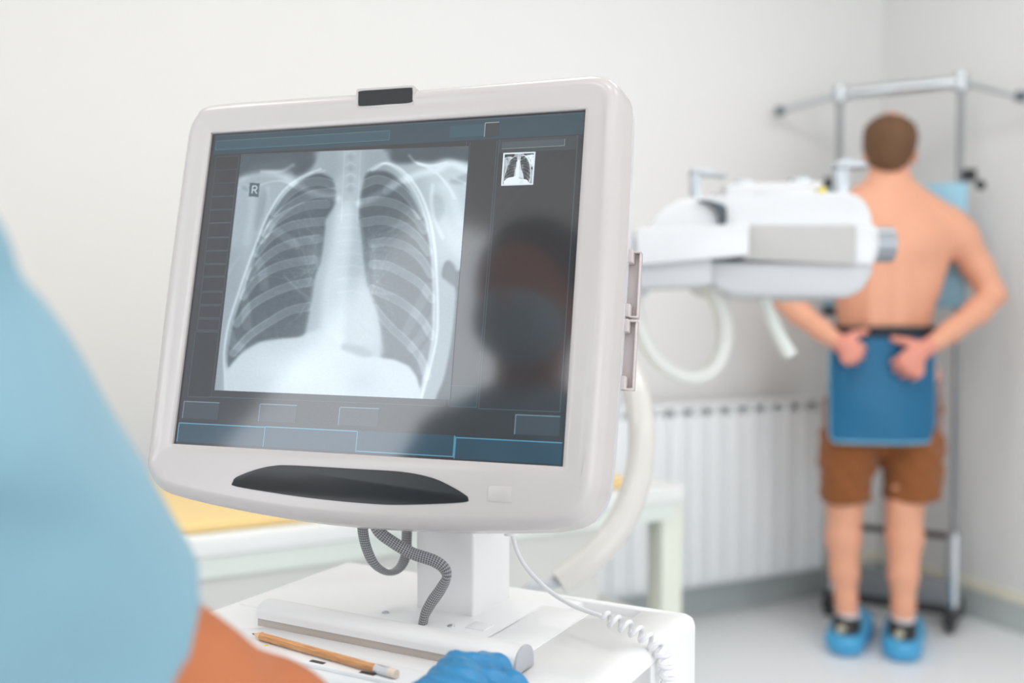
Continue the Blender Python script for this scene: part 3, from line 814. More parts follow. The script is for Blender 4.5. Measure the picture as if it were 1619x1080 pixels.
o = tube('braided_cable', sp, [.0066]*len(sp), M_braid, None, 24, flat=.62, side=(.2, -.5, .8), uvs=True, origin=sp[-1]); tag(o, 'thick grey braided cable bent into a Z and plugged into the cart top', 'cable')
# curled cord
M_cord = mat('white_cord', (226, 226, 228), .35)
cpx = [(806, 828, .93), (811, 850, .93), (820, 877, .932), (838, 905, .930), (868, 934, .915), (905, 957, .893)]
cpath = [P(*p) for p in cpx]
axis = [P(950, 974, .868), P(975, 984, .864), P(1005, 998, .859), P(1030, 1014, .855)]
axis = catmull(axis, 10)
tailp = [P(1043, 1027, .852), P(1050, 1046, .852), P(1054, 1068, .853), P(1057, 1100, .855), P(1056, 1160, .858)]
axis2 = catmull([axis[-1]]+tailp, 10)
ax_all = axis[:-1]+axis2
d = [0]
for i in range(1, len(ax_all)): d.append(d[-1]+np.linalg.norm(ax_all[i]-ax_all[i-1]))
coil = []; rc = .0050
nn = int(d[-1]/.00045)
prevN = None
for i in range(nn):
    s_ = d[-1]*i/nn; j = min(np.searchsorted(d, s_, 'right')-1, len(ax_all)-2); t = (s_-d[j])/(d[j+1]-d[j]+1e-9)
    p = ax_all[j]*(1-t)+ax_all[j+1]*t; T = ax_all[min(j+2, len(ax_all)-1)]-ax_all[max(j-1, 0)]; T /= np.linalg.norm(T)
    N = np.array([0, -.3, 1.0]) if prevN is None else prevN
    N = N-T*(N@T); N /= np.linalg.norm(N); prevN = N; B = np.cross(T, N)
    a = -2*math.pi*s_/.0098+2.6
    g = smoothstep(0, .006, s_)
    coil.append(p+(N*math.cos(a)+B*math.sin(a))*rc*g)
cp = catmull(cpath+[coil[0]], 10)[:-1]+coil
o = tube('curled_cord', cp, .0020, M_cord, None, 10, origin=cp[0]); tag(o, 'thin white cord from the monitor, curled like a telephone lead over the cart edge', 'cord')
tube('cord_plug', [P(807, 822, .93), P(808, 846, .93)], .0065, M_white2, o, origin=cp[0])
# pencil
p0, p1 = PZ(399, 1002, ZC+.0052), PZ(627, 1066, ZC+.0055)
dirp = (p1-p0); Lp = np.linalg.norm(dirp); dirp /= Lp
pen = empty('pencil', p0, 'natural wood pencil with eraser lying on the white cart before the bolster', 'pencil')
def hexrod(name, t0, t1, r0, r1, m, ns=6):
    q0, q1 = p0+dirp*t0*Lp, p0+dirp*t1*Lp
    V_, F_, _ = tube_data([q0, q1], [r0, r1], ns); o = from_py(name, V_, F_, m, pen, ns > 8, p0)
    try: o.data.set_sharp_from_angle(angle=math.radians(50))
    except Exception: pass
    return o
M_wood = bpy.data.materials.new('cedar_wood'); M_wood.use_nodes = True
def wood():
    nt = M_wood.node_tree; b = nt.nodes['Principled BSDF']; tc = nt.nodes.new('ShaderNodeTexCoord'); mp = nt.nodes.new('ShaderNodeMapping')
    mp.inputs['Rotation'].default_value = (0, 0, -math.atan2(dirp[1], dirp[0])); mp.vector_type = 'TEXTURE'; mp.inputs['Rotation'].default_value = (0, 0, math.atan2(dirp[1], dirp[0]))
    mp.inputs['Scale'].default_value = (1, .06, .06)
    n = nt.nodes.new('ShaderNodeTexNoise'); n.inputs['Scale'].default_value = 60; n.inputs['Detail'].default_value = 6
    cr = nt.nodes.new('ShaderNodeValToRGB'); cr.color_ramp.elements[0].position = .3; cr.color_ramp.elements[0].color = (*lin((184, 122, 72)), 1); cr.color_ramp.elements[1].position = .7; cr.color_ramp.elements[1].color = (*lin((222, 166, 112)), 1)
    nt.links.new(tc.outputs['Object'], mp.inputs[0]); nt.links.new(mp.outputs[0], n.inputs['Vector']); nt.links.new(n.outputs['Fac'], cr.inputs[0]); nt.links.new(cr.outputs[0], b.inputs['Base Color']); b.inputs['Roughness'].default_value = .4
wood()
hexrod('wooden_shaft', .07, .875, .0036, .0036, M_wood)
hexrod('sharpened_tip', .02, .07, .0011, .0036, mat('raw_wood', (224, 188, 146), .7), 16)
hexrod('graphite_point', 0, .02, .0003, .0011, mat('graphite', (60, 58, 58), .4), 12)
hexrod('ferrule', .872, .955, .0038, .0038, mat('ferrule_metal', (214, 214, 218), .3, metal=.85, bump=.4, bscale=700), 20)
hexrod('eraser', .95, 1.0, .0037, .0034, mat('pale_eraser', (230, 214, 198), .8), 20)

# ------------------------------------------------------------------ examination table behind the monitor
BA = math.atan2(2.3625-1.8133, 0.3869+0.6047)
BF = frame(BA, (-0.6047, 1.8133, 0))       # x along the front edge to the right, y away
bo = BF[3]+BF[0]*.3+BF[1]*.3
bench = empty('examination_table', bo, 'white examination table with closed front panel and open end behind the monitor', 'table')
M_ben = mat('bench_enamel', (232, 234, 232), .4); M_pan = mat('bench_panel', (208, 208, 204), .5); M_leg = mat('cream_leg', (222, 225, 213), .45)
XR_ = 1.16
box('table_top', (-1.1, 0, .675), (XR_, .66, .715), M_ben, bench, BF, .006, 3, bo)
box('front_panel', (-1.08, .02, .12), (.93, .64, .675), M_pan, bench, BF, .004, 2, bo)
box('apron_rail', (-1.08, .008, .635), (XR_-.02, .02, .675), mat('pale_green_rail', (222, 228, 222), .5), bench, BF, .001, 1, bo)
for (x, y) in ((XR_-.06, .01), (XR_-.06, .59)): box('leg', (x, y, 0), (x+.06, y+.06, .675), M_leg, bench, BF, .004, 2, bo)
box('lower_shelf', (.93, .02, .38), (XR_-.06, .64, .40), M_ben, bench, BF, .003, 2, bo)
for x in (-1.06, .86): box('foot', (x, .04, 0), (x+.06, .60, .12), M_leg, bench, BF, .003, 2, bo)
p = PZ(440, 914, .6); 
o = box('pink_label', (.20, .0185, .555), (.225, .0205, .572), mat('pale_red_sticker', (226, 170, 170), .6), bench, BF, 0, 1, bo)
box('white_label', (.08, .0185, .53), (.19, .0205, .57), mat('pale_sticker', (222, 220, 220), .6), bench, BF, 0, 1, bo)
o = box('mattress', (-1.06, .03, .7155), (1.03, .63, .737), mat('pale_yellow_vinyl', (240, 208, 142), .45, bump=.05, bscale=8), None, BF, .008, 4, bo); tag(o, 'thin pale yellow mattress pad lying on the white examination table', 'mattress')

# ------------------------------------------------------------------ radiator under the tube arm
def wallpt(px, z, off):
    """point in front of the back wall at horizontal picture position px"""
    d = ray(px, 482); r0 = room(0, off); t = ((r0-CAM)[:2]@E2[:2])/(d[:2]@E2[:2]); q = CAM+d*t; return np.array([q[0], q[1], z])
ra = wallpt(1303, 0, .11); a_r = (ra-KC)@E1
rad_o = room(a_r+.5, .11, .1)
rad = empty('radiator', rad_o, 'white sectional radiator low on the back wall beside the standing man', 'radiator')
M_rad = mat('radiator_enamel', (236, 240, 242), .35)
NS = 14; PW = .0795
for i in range(NS):
    c = room(a_r+PW*(i+.5), .11, 0)
    fr = (E1, E2, ZV, c)
    bm = bmesh.new()
    box_bm(bm, (-.0385, .026, .165), (.0385, .040, .748), fr, .006, 3)
    box_bm(bm, (-.030, -.04, .15), (.030, .030, .73), fr, .004, 2)
    box_bm(bm, (-.012, -.035, .70), (.012, .034, .779), fr, .002, 1)
    box_bm(bm, (-.0385, -.035, .17), (.0385, -.028, .75), fr, .002, 1)
    from_bm('section', bm, M_rad, rad, True, rad_o, angle=40)
tube('collector_pipe', [room(a_r, .11, .74), room(a_r+PW*NS, .11, .74)], .016, M_rad, rad, origin=rad_o)
tube('collector_pipe', [room(a_r, .11, .155), room(a_r+PW*NS, .11, .155)], .022, M_rad, rad, origin=rad_o)
box('top_rail', (0, -.042, .777), (PW*NS, .036, .792), M_rad, rad, (E1, E2, ZV, room(a_r, .11, 0)), .003, 2, rad_o)
tube('supply_pipe', [room(a_r, .11, .155), room(a_r-.05, .11, .155), room(a_r-.05, .03, .155), room(a_r-.05, .0, .155)], .012, M_rad, rad, origin=rad_o)
tube('valve', [room(a_r-.045, .11, .14), room(a_r-.045, .11, .19)], .018, mat('brown_valve', (96, 70, 54), .5), rad, origin=rad_o)
for s_ in (.22, .92): box('wall_bracket', (s_, -.11, .6), (s_+.03, -.03, .63), M_rad, rad, (E1, E2, ZV, room(a_r, .11, 0)), 0, 1, rad_o)

# ------------------------------------------------------------------ x-ray tube unit on its arm
TD = 2.0
def T(x, y, d=0.0): return P(x, y, TD+d)
to = P(735, 482, 1.80)*np.array([1, 1, 0])
tubeu = empty('x_ray_tube_unit', to, 'white x-ray tube head on a horizontal arm in front of the standing man', 'x-ray machine')
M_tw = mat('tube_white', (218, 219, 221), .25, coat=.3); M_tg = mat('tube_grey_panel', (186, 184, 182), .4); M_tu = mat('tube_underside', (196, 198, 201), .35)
def tprism(name, pts, d0, d1, m, bev=.004, seg=3, smooth=False, par=None):
    q = [T(x, y) for x, y in (catmull(pts, 4, True) if smooth else pts)]
    q = [np.array([a[0]*1, a[1], a[2]]) for a in q]
    bm = bmesh.new(); prism_bm(bm, q, FW*d0, FW*d1, bev, seg)
    return from_bm(name, bm, m, par or tubeu, True, to, angle=35)
tprism('top_cover', [(1026, 366), (1034, 348), (1048, 332), (1066, 321), (1090, 315), (1200, 311), (1325, 307), (1347, 311), (1360, 321), (1369, 338), (1373, 366)], -.03, .24, M_tw, .006, 4)
tprism('side_panel', [(1168, 360), (1342, 360), (1342, 421), (1168, 413)], -.045, .24, M_tg, .003, 2)
tprism('arm_rail', [(1000, 367), (1172, 360), (1172, 408), (1000, 424)], -.07, .10, M_tw, .004, 3)
tprism('end_cover', [(1338, 358), (1372, 360), (1375, 400), (1370, 421), (1338, 421)], -.04, .24, M_tw, .006, 3)
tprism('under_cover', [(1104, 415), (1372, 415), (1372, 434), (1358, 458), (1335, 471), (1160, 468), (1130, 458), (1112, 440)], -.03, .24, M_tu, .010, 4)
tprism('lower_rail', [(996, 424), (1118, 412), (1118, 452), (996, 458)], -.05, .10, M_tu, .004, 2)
tprism('handle_mount', [(1152, 287), (1306, 284), (1308, 318), (1152, 318)], .02, .18, M_tw, .006, 3)
for i in range(9): tprism('vent_slot', [(1194+i*6, 303), (1197+i*6, 303), (1197+i*6, 308), (1194+i*6, 308)], .0185, .0215, mat('slot_grey', (190, 190, 192), .5), 0, 1)
tprism('yellow_button', [(1299, 296), (1307, 296), (1307, 306), (1299, 306)], .0, .03, mat('yellow_button', (236, 214, 60), .4), .002, 2)
for x, y in ((1187, 281), (1280, 277)): tprism('knob', [(x-15, y-3), (x+12, y-4), (x+14, y+4), (x-14, y+5)], .05, .10, M_steel, .003, 2)
M_alu = mat('satin_aluminium', (186, 192, 197), .35, metal=.6)
tprism('handle', [(1096, 268), (1112, 266), (1112, 322), (1096, 322)], .02, .05, M_alu, .003, 2)
tprism('handle', [(1096, 264), (1116, 262), (1152, 271), (1152, 277), (1116, 271), (1096, 272)], .018, .055, M_alu, .002, 2)
tprism('handle', [(1327, 262), (1348, 260), (1348, 320), (1327, 320)], .02, .05, M_alu, .003, 2)
tprism('handle', [(1327, 252), (1340, 247), (1376, 254), (1377, 263), (1348, 262), (1327, 264)], .015, .055, M_alu, .003, 2)
bm = bmesh.new(); v_, f_, _ = tube_data([T(1366, 387, .06), T(1374, 387, .06), T(1409, 387, .06)], .036, 32)
from_py('collimator', v_, f_, mat('collimator_metal', (150, 155, 160), .35, metal=.8), tubeu, True, to).data.set_sharp_from_angle(angle=math.radians(40))
tube('collimator_ring', [T(1370, 387, .06), T(1378, 387, .06)], .041, M_tw, tubeu, 32, origin=to)
clip = tprism('cable_clip', [(1098, 321), (1112, 321), (1126, 325), (1137, 328), (1142, 335), (1142, 350), (1140, 362), (1131, 362), (1130, 345), (1125, 335), (1113, 326)], -.045, -.025, mat('slate_clip', (70, 80, 86), .45), .002, 2)
# arm to the column, column down to its floor plate
c_top = P(735, 405, 1.80)
arm_a = P(1000, 400, 2.02); 
def barbox(name, a, b, hw, hh, m):
    a = np.array(a); b = np.array(b); t = b-a; t[2] = 0; L = np.linalg.norm(t); t /= L
    box(name, (0, -hw, -hh), (L, hw, hh), m, tubeu, (t, np.cross(ZV, t), ZV, a), .004, 2, to)
barbox('arm', [c_top[0]-.05, c_top[1], arm_a[2]], arm_a, .06, .028, M_tw)
barbox('arm', [c_top[0], c_top[1], arm_a[2]-.065], arm_a-np.array([0, 0, .065]), .05, .022, M_tu)
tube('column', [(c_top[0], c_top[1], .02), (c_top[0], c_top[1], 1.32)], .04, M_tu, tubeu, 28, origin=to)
tube('floor_plate', [(c_top[0], c_top[1], 0), (c_top[0], c_top[1], .03)], .13, M_tu, tubeu, 36, origin=to)
# hoses
M_hose = mat('ivory_hose', (208, 205, 200), .28, coat=.2); M_hose2 = mat('pale_hose', (220, 221, 216), .35)
h1 = catmull([P(930, 440, 1.95), P(965, 510, 1.7), P(997, 590, 1.48), P(1013, 660, 1.40), P(1011, 740, 1.36), P(985, 820, 1.33), P(940, 878, 1.31), P(884, 921, 1.30)], 8)
o = tube('hose', h1, .0185, M_hose, None, 24, origin=h1[0]); tag(o, 'thick ivory hose sweeping down from the tube arm behind the monitor to the cart', 'hose')
tube('hose_collar', catmull([P(886, 920, 1.3), P(862, 924, 1.3), P(838, 930, 1.3), P(815, 960, 1.3), P(800, 1010, 1.3)], 6), .0075, mat('hose_collar', (196, 200, 204), .4), o, 24, origin=h1[0])
h2 = catmull([T(1004, 440, .02), T(1006, 490, .02), T(1022, 545, .02), T(1055, 583, .03), T(1096, 596, .05), T(1128, 582, .07), T(1144, 545, .08), T(1143, 500, .08), T(1128, 462, .07), T(1112, 432, .06)], 8)
o = tube('hose', h2, [.0135+.006*i/len(h2) for i in range(len(h2))], M_hose2, None, 20, origin=h2[0]); tag(o, 'pale hose hanging in a wide U loop under the tube arm', 'hose')
h3 = catmull([T(1204, 450, .08), T(1216, 492, .08), T(1232, 530, .08), T(1250, 562, .08)], 8)
o = tube('hose', h3, [.011+.004*i/len(h3) for i in range(len(h3))], mat('translucent_hose', (228, 232, 226), .35), None, 16, origin=h3[0]); tag(o, 'short pale hose end hanging below the tube head', 'hose')

# ------------------------------------------------------------------ chest stand behind the man
def Zat(px, d, z):
    q = P(px, 482, d); return np.array([q[0], q[1], z])
sr, sl_ = Zat(1514, 3.55, 0), Zat(1324, 3.75, 0)
stc = (sr+sl_)/2
st = empty('chest_stand', stc, 'chrome wheeled chest x-ray stand with pale blue detector in the room corner', 'x-ray stand')
ZT = 1.915; M_steel2 = mat('grey_steel', (150, 153, 156), .3, metal=.9)
def up(p, z): return np.array([p[0], p[1], z])
tube('upright', [up(sr, .06), up(sr, ZT)], .0115, M_steel2, st, 16, origin=stc)
tube('upright', [up(sl_, .06), up(sl_, ZT)], .0115, M_steel2, st, 16, origin=stc)
tb = (up(sr, ZT)-up(sl_, ZT)); tbn = tb/np.linalg.norm(tb)
tube('top_bar', [up(sl_, ZT), up(sr, ZT)], .021, M_chrome, st, 24, origin=stc)
for q in (sl_, sr): tube('clamp', [up(q, ZT-.03), up(q, ZT+.03)], .026, M_chrome, st, 20, origin=stc)
le, re = P(1235, 175, 3.78), P(1612, 152, 3.40)
for q, e in ((sl_, le), (sr, re)):
    ar = tube('side_arm', [up(q, ZT), e], .010, M_steel, st, 14, origin=stc)
    dd = (e-up(q, ZT)); dd /= np.linalg.norm(dd)
    tube('end_cap', [e-dd*.01, e+dd*.02], .018, mat('slate_cap', (92, 104, 114), .4), ar, 14, origin=stc)
# detector
nrm_ = np.cross(tbn, ZV); nrm_ = nrm_ if nrm_[1] < 0 else -nrm_
DC = up((sr+sl_)/2, 0)
DFm = (tbn, -nrm_, ZV, DC)
M_blue = mat('pale_blue_pad', (150, 200, 222), .45)
box('detector_pad', (-.235, -.075, 1.13), (.235, -.035, 1.56), M_blue, st, DFm, .012, 4, stc)
box('detector_case', (-.225, -.035, 1.14), (.225, .02, 1.55), mat('detector_case', (212, 222, 226), .4), st, DFm, .006, 3, stc)
for (x, z) in ((-.235, 1.59), (.235, 1.59), (-.235, 1.12), (.235, 1.12)):
    tube('black_knob', [DC+tbn*x+ZV*(z-.02), DC+tbn*x+ZV*(z+.02)], .024, M_black, st, 16, origin=stc)
kn = DC+tbn*.275+ZV*1.55-nrm_*-.02
tube('black_knob', [kn, kn+nrm_*.035], .017, M_black, st, 16, origin=stc)
# lower frame
tube('lower_bar', [up(sl_, .32), up(sr, .32)], .012, mat('dark_bronze_bar', (84, 76, 72), .4, metal=.5), st, 16, origin=stc)
for q in (sl_, sr):
    tube('outer_sleeve', [up(q, .03), up(q, .325)], .024, M_chrome, st, 20, origin=stc)
    tube('sleeve_cap', [up(q, .325), up(q, .337)], .025, M_steel, st, 20, origin=stc)
    a_ = q+nrm_*.10; b_ = q-nrm_*.16
    barlo = bmesh.new(); box_bm(barlo, (-.022, -.12, .03), (.022, .16, .065), (tbn, -nrm_, ZV, up(q, 0)), .006, 2)
    ft = from_bm('foot', barlo, M_dark, st, True, stc, angle=40)
    for y in (-.09, .13):
        cc = up(q, .026)-nrm_*y
        tube('wheel', [cc-tbn*.012, cc+tbn*.012], .026, M_black, ft, 16, origin=stc)
bm = bmesh.new(); box_bm(bm, (-.24, -.02, .04), (.24, .02, .075), DFm, .005, 2)
from_bm('cross_bar', bm, M_dark, st, True, stc, angle=40)
box('base_plate', (-.20, -.018, .075), (.20, .02, .165), mat('grey_plate', (128, 132, 136), .5), st, DFm, .003, 2, stc)

# ------------------------------------------------------------------ standing man seen from behind
MD = 3.38
def B(x, y, d=0.0): return P(x, y, MD+d)
mo = np.array([B(1400, 600)[0], 3.3, 0])
M_skin = mat('fair_skin', (230, 168, 138), .5, sss=.15, var=.05, vscale=9)
man = empty('person', mo, 'bare-chested man standing with his back turned, hands on a blue protective apron', 'person')
s = SDF((.78, 2.95, .02), (1.85, 3.75, 1.86), .0075)
sq = ((0, 1, 0), .72)
# torso
s.chain([B(1396, 560, .03), B(1397, 520, .03), B(1399, 470, .02), B(1400, 430, .02)], [.150, .142, .150, .155], .03, sq=((0, 1, 0), .68))
s.chain([B(1400, 430, .02), B(1402, 385, .02), B(1404, 355, .03)], [.155, .165, .155], .03, sq=((0, 1, 0), .66))
for sx in (-1, 1):
    s.cone(B(1402+sx*38, 440, .02), B(1404+sx*62, 375, .02), .095, .095, .04, sq=((0, 1, 0), .8))   # lats
    s.cone(B(1404+sx*15, 300, .03), B(1404+sx*88, 352, .03), .040, .058, .04)        # trapezius
    s.ell(B(1403+sx*45, 378, -.045), (.075, .05, .085), .035)                         # shoulder blades
    s.cone(B(1399+sx*17, 510, -.055), B(1401+sx*17, 400, -.055), .035, .04, .03)      # spine muscles
s.cone(B(1400, 515, -.112), B(1402, 380, -.118), .020, .020, .03, sub=True)           # spine groove
s.chain([B(1404, 318, .03), B(1405, 280, .03), B(1407, 255, .03)], [.062, .058, .058], .03)
# head
s.ell(B(1407, 228, .03), (.078, .098, .108), .02); s.ell(B(1408, 248, .075), (.058, .06, .075), .03)
s.cone(B(1408, 250, .135), B(1408, 246, .15), .012, .012, .01)                          # nose
for sx in (-1, 1): s.ell(B(1407+sx*38, 245, .05), (.010, .022, .034), .008)            # ears
# arms
arms = [([(1502, 362, .03), (1515, 376, .03), (1546, 424, .04), (1569, 466, .03)], [.066, .062, .048, .043], [(1569, 467, .03), (1545, 492, -.02), (1503, 524, -.09), (1478, 542, -.12)], [.042, .043, .034, .030]),
        ([(1308, 366, .03), (1294, 380, .03), (1262, 430, .04), (1240, 472, .03)], [.066, .062, .048, .043], [(1240, 473, .03), (1262, 494, -.02), (1298, 522, -.09), (1320, 538, -.12)], [.040, .040, .033, .028])]
for up_, ru, lo_, rl in arms:
    s.chain([B(*q) for q in up_], ru, .025); s.chain([B(*q) for q in lo_], rl, .018)
# legs
legs = [([(1350, 600, .03), (1340, 700, .02), (1336, 790, .0), (1335, 812, .0), (1333, 850, .005), (1335, 905, .0), (1338, 950, -.01), (1340, 985, -.02)], [.085, .078, .056, .054, .056, .045, .034, .036]),
        ([(1444, 600, .03), (1440, 700, .0), (1431, 790, -.03), (1429, 812, -.03), (1430, 850, -.03), (1428, 910, -.05), (1428, 960, -.06), (1427, 1000, -.07)], [.085, .078, .058, .056, .058, .046, .035, .036])]
for q, r in legs: s.chain([B(*p) for p in q], r, .02)
s.ell(B(1362, 590, .03), (.085, .10, .12), .04); s.ell(B(1432, 590, .03), (.085, .10, .12), .04)
body_m = sdf_obj('body', s, M_skin, man, mo, 2)
# hands: palms on the apron, thumbs hooked over the waistband, fingers curled
def hand(sx, wr, pc, kn, tips, th, name):
    h = SDF(np.minimum(wr, pc)-.13, np.maximum(wr, pc)+.13, .0038)
    h.cone(wr, pc, .027, .030, .012, sq=((0, 1, 0), .8))
    for i in range(4):
        h.cone(pc, kn[i], .024, .0135, .010); h.cone(kn[i], (kn[i]+tips[i])/2+np.array([0, -.012, 0]), .0125, .0115, .004); h.cone((kn[i]+tips[i])/2+np.array([0, -.012, 0]), tips[i], .0112, .0095, .004)
    h.cone(wr*.4+pc*.6, th[0], .020, .014, .012); h.cone(th[0], th[1], .0135, .0100, .005)
    o = sdf_obj(name, h, M_hand, man, mo, 1); return o
M_hand = mat('pink_hand_skin', (226, 150, 132), .5, sss=.15, var=.06, vscale=30)
hd = -.145
hand(1, B(1478, 542, -.12), B(1451, 558, hd), [B(1432, 560, hd-.01), B(1436, 572, hd-.015), B(1444, 582, hd-.015), B(1454, 588, hd-.01)],
     [B(1412, 573, hd+.004), B(1416, 585, hd+.004), B(1427, 594, hd+.004), B(1442, 598, hd+.004)], [B(1434, 541, hd), B(1412, 536, hd+.012)], 'hand')
hand(-1, B(1320, 538, -.12), B(1337, 548, hd), [B(1353, 545, hd-.01), B(1352, 555, hd-.015), B(1346, 563, hd-.015), B(1336, 568, hd-.01)],
     [B(1366, 552, hd+.004), B(1362, 565, hd+.004), B(1353, 573, hd+.004), B(1341, 575, hd+.004)], [B(1350, 530, hd), B(1369, 524, hd+.012)], 'hand')
# hair
M_hair = mat('short_brown_hair', (104, 72, 46), .7, bump=.9, bscale=140, var=.25, vscale=60)
h = SDF((1.1, 3.2, 1.5), (1.45, 3.65, 1.9), .005)
h.ell(B(1406.5, 226, .018), (.084, .104, .096), .01); h.ell(B(1405, 252, .0), (.058, .070, .055), .02); h.ell(B(1398, 206, .03), (.062, .07, .045), .02); h.ell(B(1424, 214, .03), (.05, .07, .05), .02)
h.clip(B(1406, 240, .075), (0, .75, -.55), .01); h.clip(B(1406, 277, 0), (0, 0.1, -1), .012)
G = h.grid(); h.D = h.D+(.002*np.sin(G[0]*210+np.sin(G[2]*90)*2)*np.sin(G[2]*170)).astype(np.float32)
sdf_obj('hair', h, M_hair, man, mo, 1)
# shorts
M_short = mat('rust_brown_cotton', (138, 80, 36), .85, bump=.5, bscale=90, sheen=.2, var=.10, vscale=10)
h = SDF((1.0, 3.0, .35), (1.65, 3.75, 1.12), .007)
h.chain([B(1397, 550, .03), B(1397, 640, .02)], [.160, .172], .03, sq=((0, 1, 0), .66))
h.chain([B(1352, 620, .02), B(1342, 710, .015), B(1336, 796, .0)], [.092, .092, .078], .03); h.chain([B(1440, 620, .02), B(1442, 715, .0), B(1441, 804, -.02)], [.092, .094, .090], .03)
h.chain([B(1330, 700, .0), B(1325, 760, -.01)], [.058, .055], .03); h.chain([B(1460, 700, -.0), B(1460, 770, -.01)], [.058, .055], .03)
G = h.grid(); h.D = h.D+(.004*np.sin(G[2]*60+G[0]*45)*np.sin(G[0]*40+1)+.003*np.sin(G[2]*130-G[0]*60)).astype(np.float32)
h.clip(B(1400, 790, 0), (.05, 0, -1), .003); 
for q in (B(1336, 800, .0), B(1437, 810, -.02)): h.cone(q-ZV*.03, q-ZV*.07, .062, .062, .004, sub=True)
sdf_obj('shorts', h, M_short, man, mo, 2)
# apron: curved heavy sheet over hips and seat, with pale piping, black waistband
M_apron = mat('teal_blue_vinyl', (10, 100, 142), .5, bump=.15, bscale=12)
M_pipe = mat('pale_blue_piping', (110, 172, 200), .5)
AC = B(1378, 600, .03); 
def apron_pt(u, z, off=0.0):
    """u in -1..1 across, z world height; elliptical wrap round the back"""
    th_ = u*math.radians(66); tb_ = (AC[2]-z)
    rx, ry = .183, .150+.018*smoothstep(-.1, .1, tb_)-.0*tb_
    ry = ry+off; rx = rx+off
    wob = .004*math.sin(u*5+z*18)*(smoothstep(0, .2, tb_))
    return np.array([AC[0]+rx*math.sin(th_), AC[1]-(ry)*math.cos(th_)**.45+.012-wob, z])
z_top, z_bot = B(1400, 534, -.1)[2], B(1400, 699, -.1)[2]
NU, NV = 41, 31
def corner(u, v):   # round the lower corners
    return u
Vv = []; Ff = []
grid_ = {}
for side, off in ((0, .008), (1, .0)):
    for j in range(NV):
        for i in range(NU):
            u = -1+2*i/(NU-1); v = j/(NV-1)
            lim = 1.0
            if v > .90: lim = 1-.10*(1-math.sqrt(max(0, 1-((v-.90)/.10)**2)))
            lim *= .93+.07*min(1, v*3)
            z = z_top+(z_bot-z_top)*v
            grid_[(side, i, j)] = len(Vv); Vv.append(apron_pt(u*lim, z, off))
for j in range(NV-1):
    for i in range(NU-1):
        Ff.append((grid_[0, i, j], grid_[0, i, j+1], grid_[0, i+1, j+1], grid_[0, i+1, j])); Ff.append((grid_[1, i, j], grid_[1, i+1, j], grid_[1, i+1, j+1], grid_[1, i, j+1]))
ring = [(i, 0) for i in range(NU)]+[(NU-1, j) for j in range(1, NV)]+[(i, NV-1) for i in range(NU-2, -1, -1)]+[(0, j) for j in range(NV-2, 0, -1)]
for k in range(len(ring)):
    a_, b_ = ring[k], ring[(k+1) % len(ring)]; Ff.append((grid_[0, a_[0], a_[1]], grid_[0, b_[0], b_[1]], grid_[1, b_[0], b_[1]], grid_[1, a_[0], a_[1]]))
bm = bmesh.new(); vs = [bm.verts.new(tuple(q)) for q in Vv]; [bm.faces.new([vs[i] for i in f]) for f in Ff]
apr = from_bm('protective_apron', bm, M_apron, man, True, mo, angle=50)
pp = [(Vv[grid_[0, i, j]]+Vv[grid_[1, i, j]])/2 for (i, j) in ([(0, j) for j in range(2, NV)]+[(i, NV-1) for i in range(1, NU)]+[(NU-1, j) for j in range(NV-2, 1, -1)])]
tube('piping', pp, .0062, M_pipe, apr, 8, origin=mo)
wb = []
for k in range(48):
    a_ = 2*math.pi*k/48; wb.append(np.array([B(1395, 600, .03)[0]+.172*math.sin(a_), AC[1]-.139*math.cos(a_)+.012, B(1400, 529, -.1)[2]]))
tube('waistband', wb, .026, mat('black_webbing', (34, 40, 50), .7), man, 12, flat=.28, side=(0, 0, 1), origin=mo, closed=True)
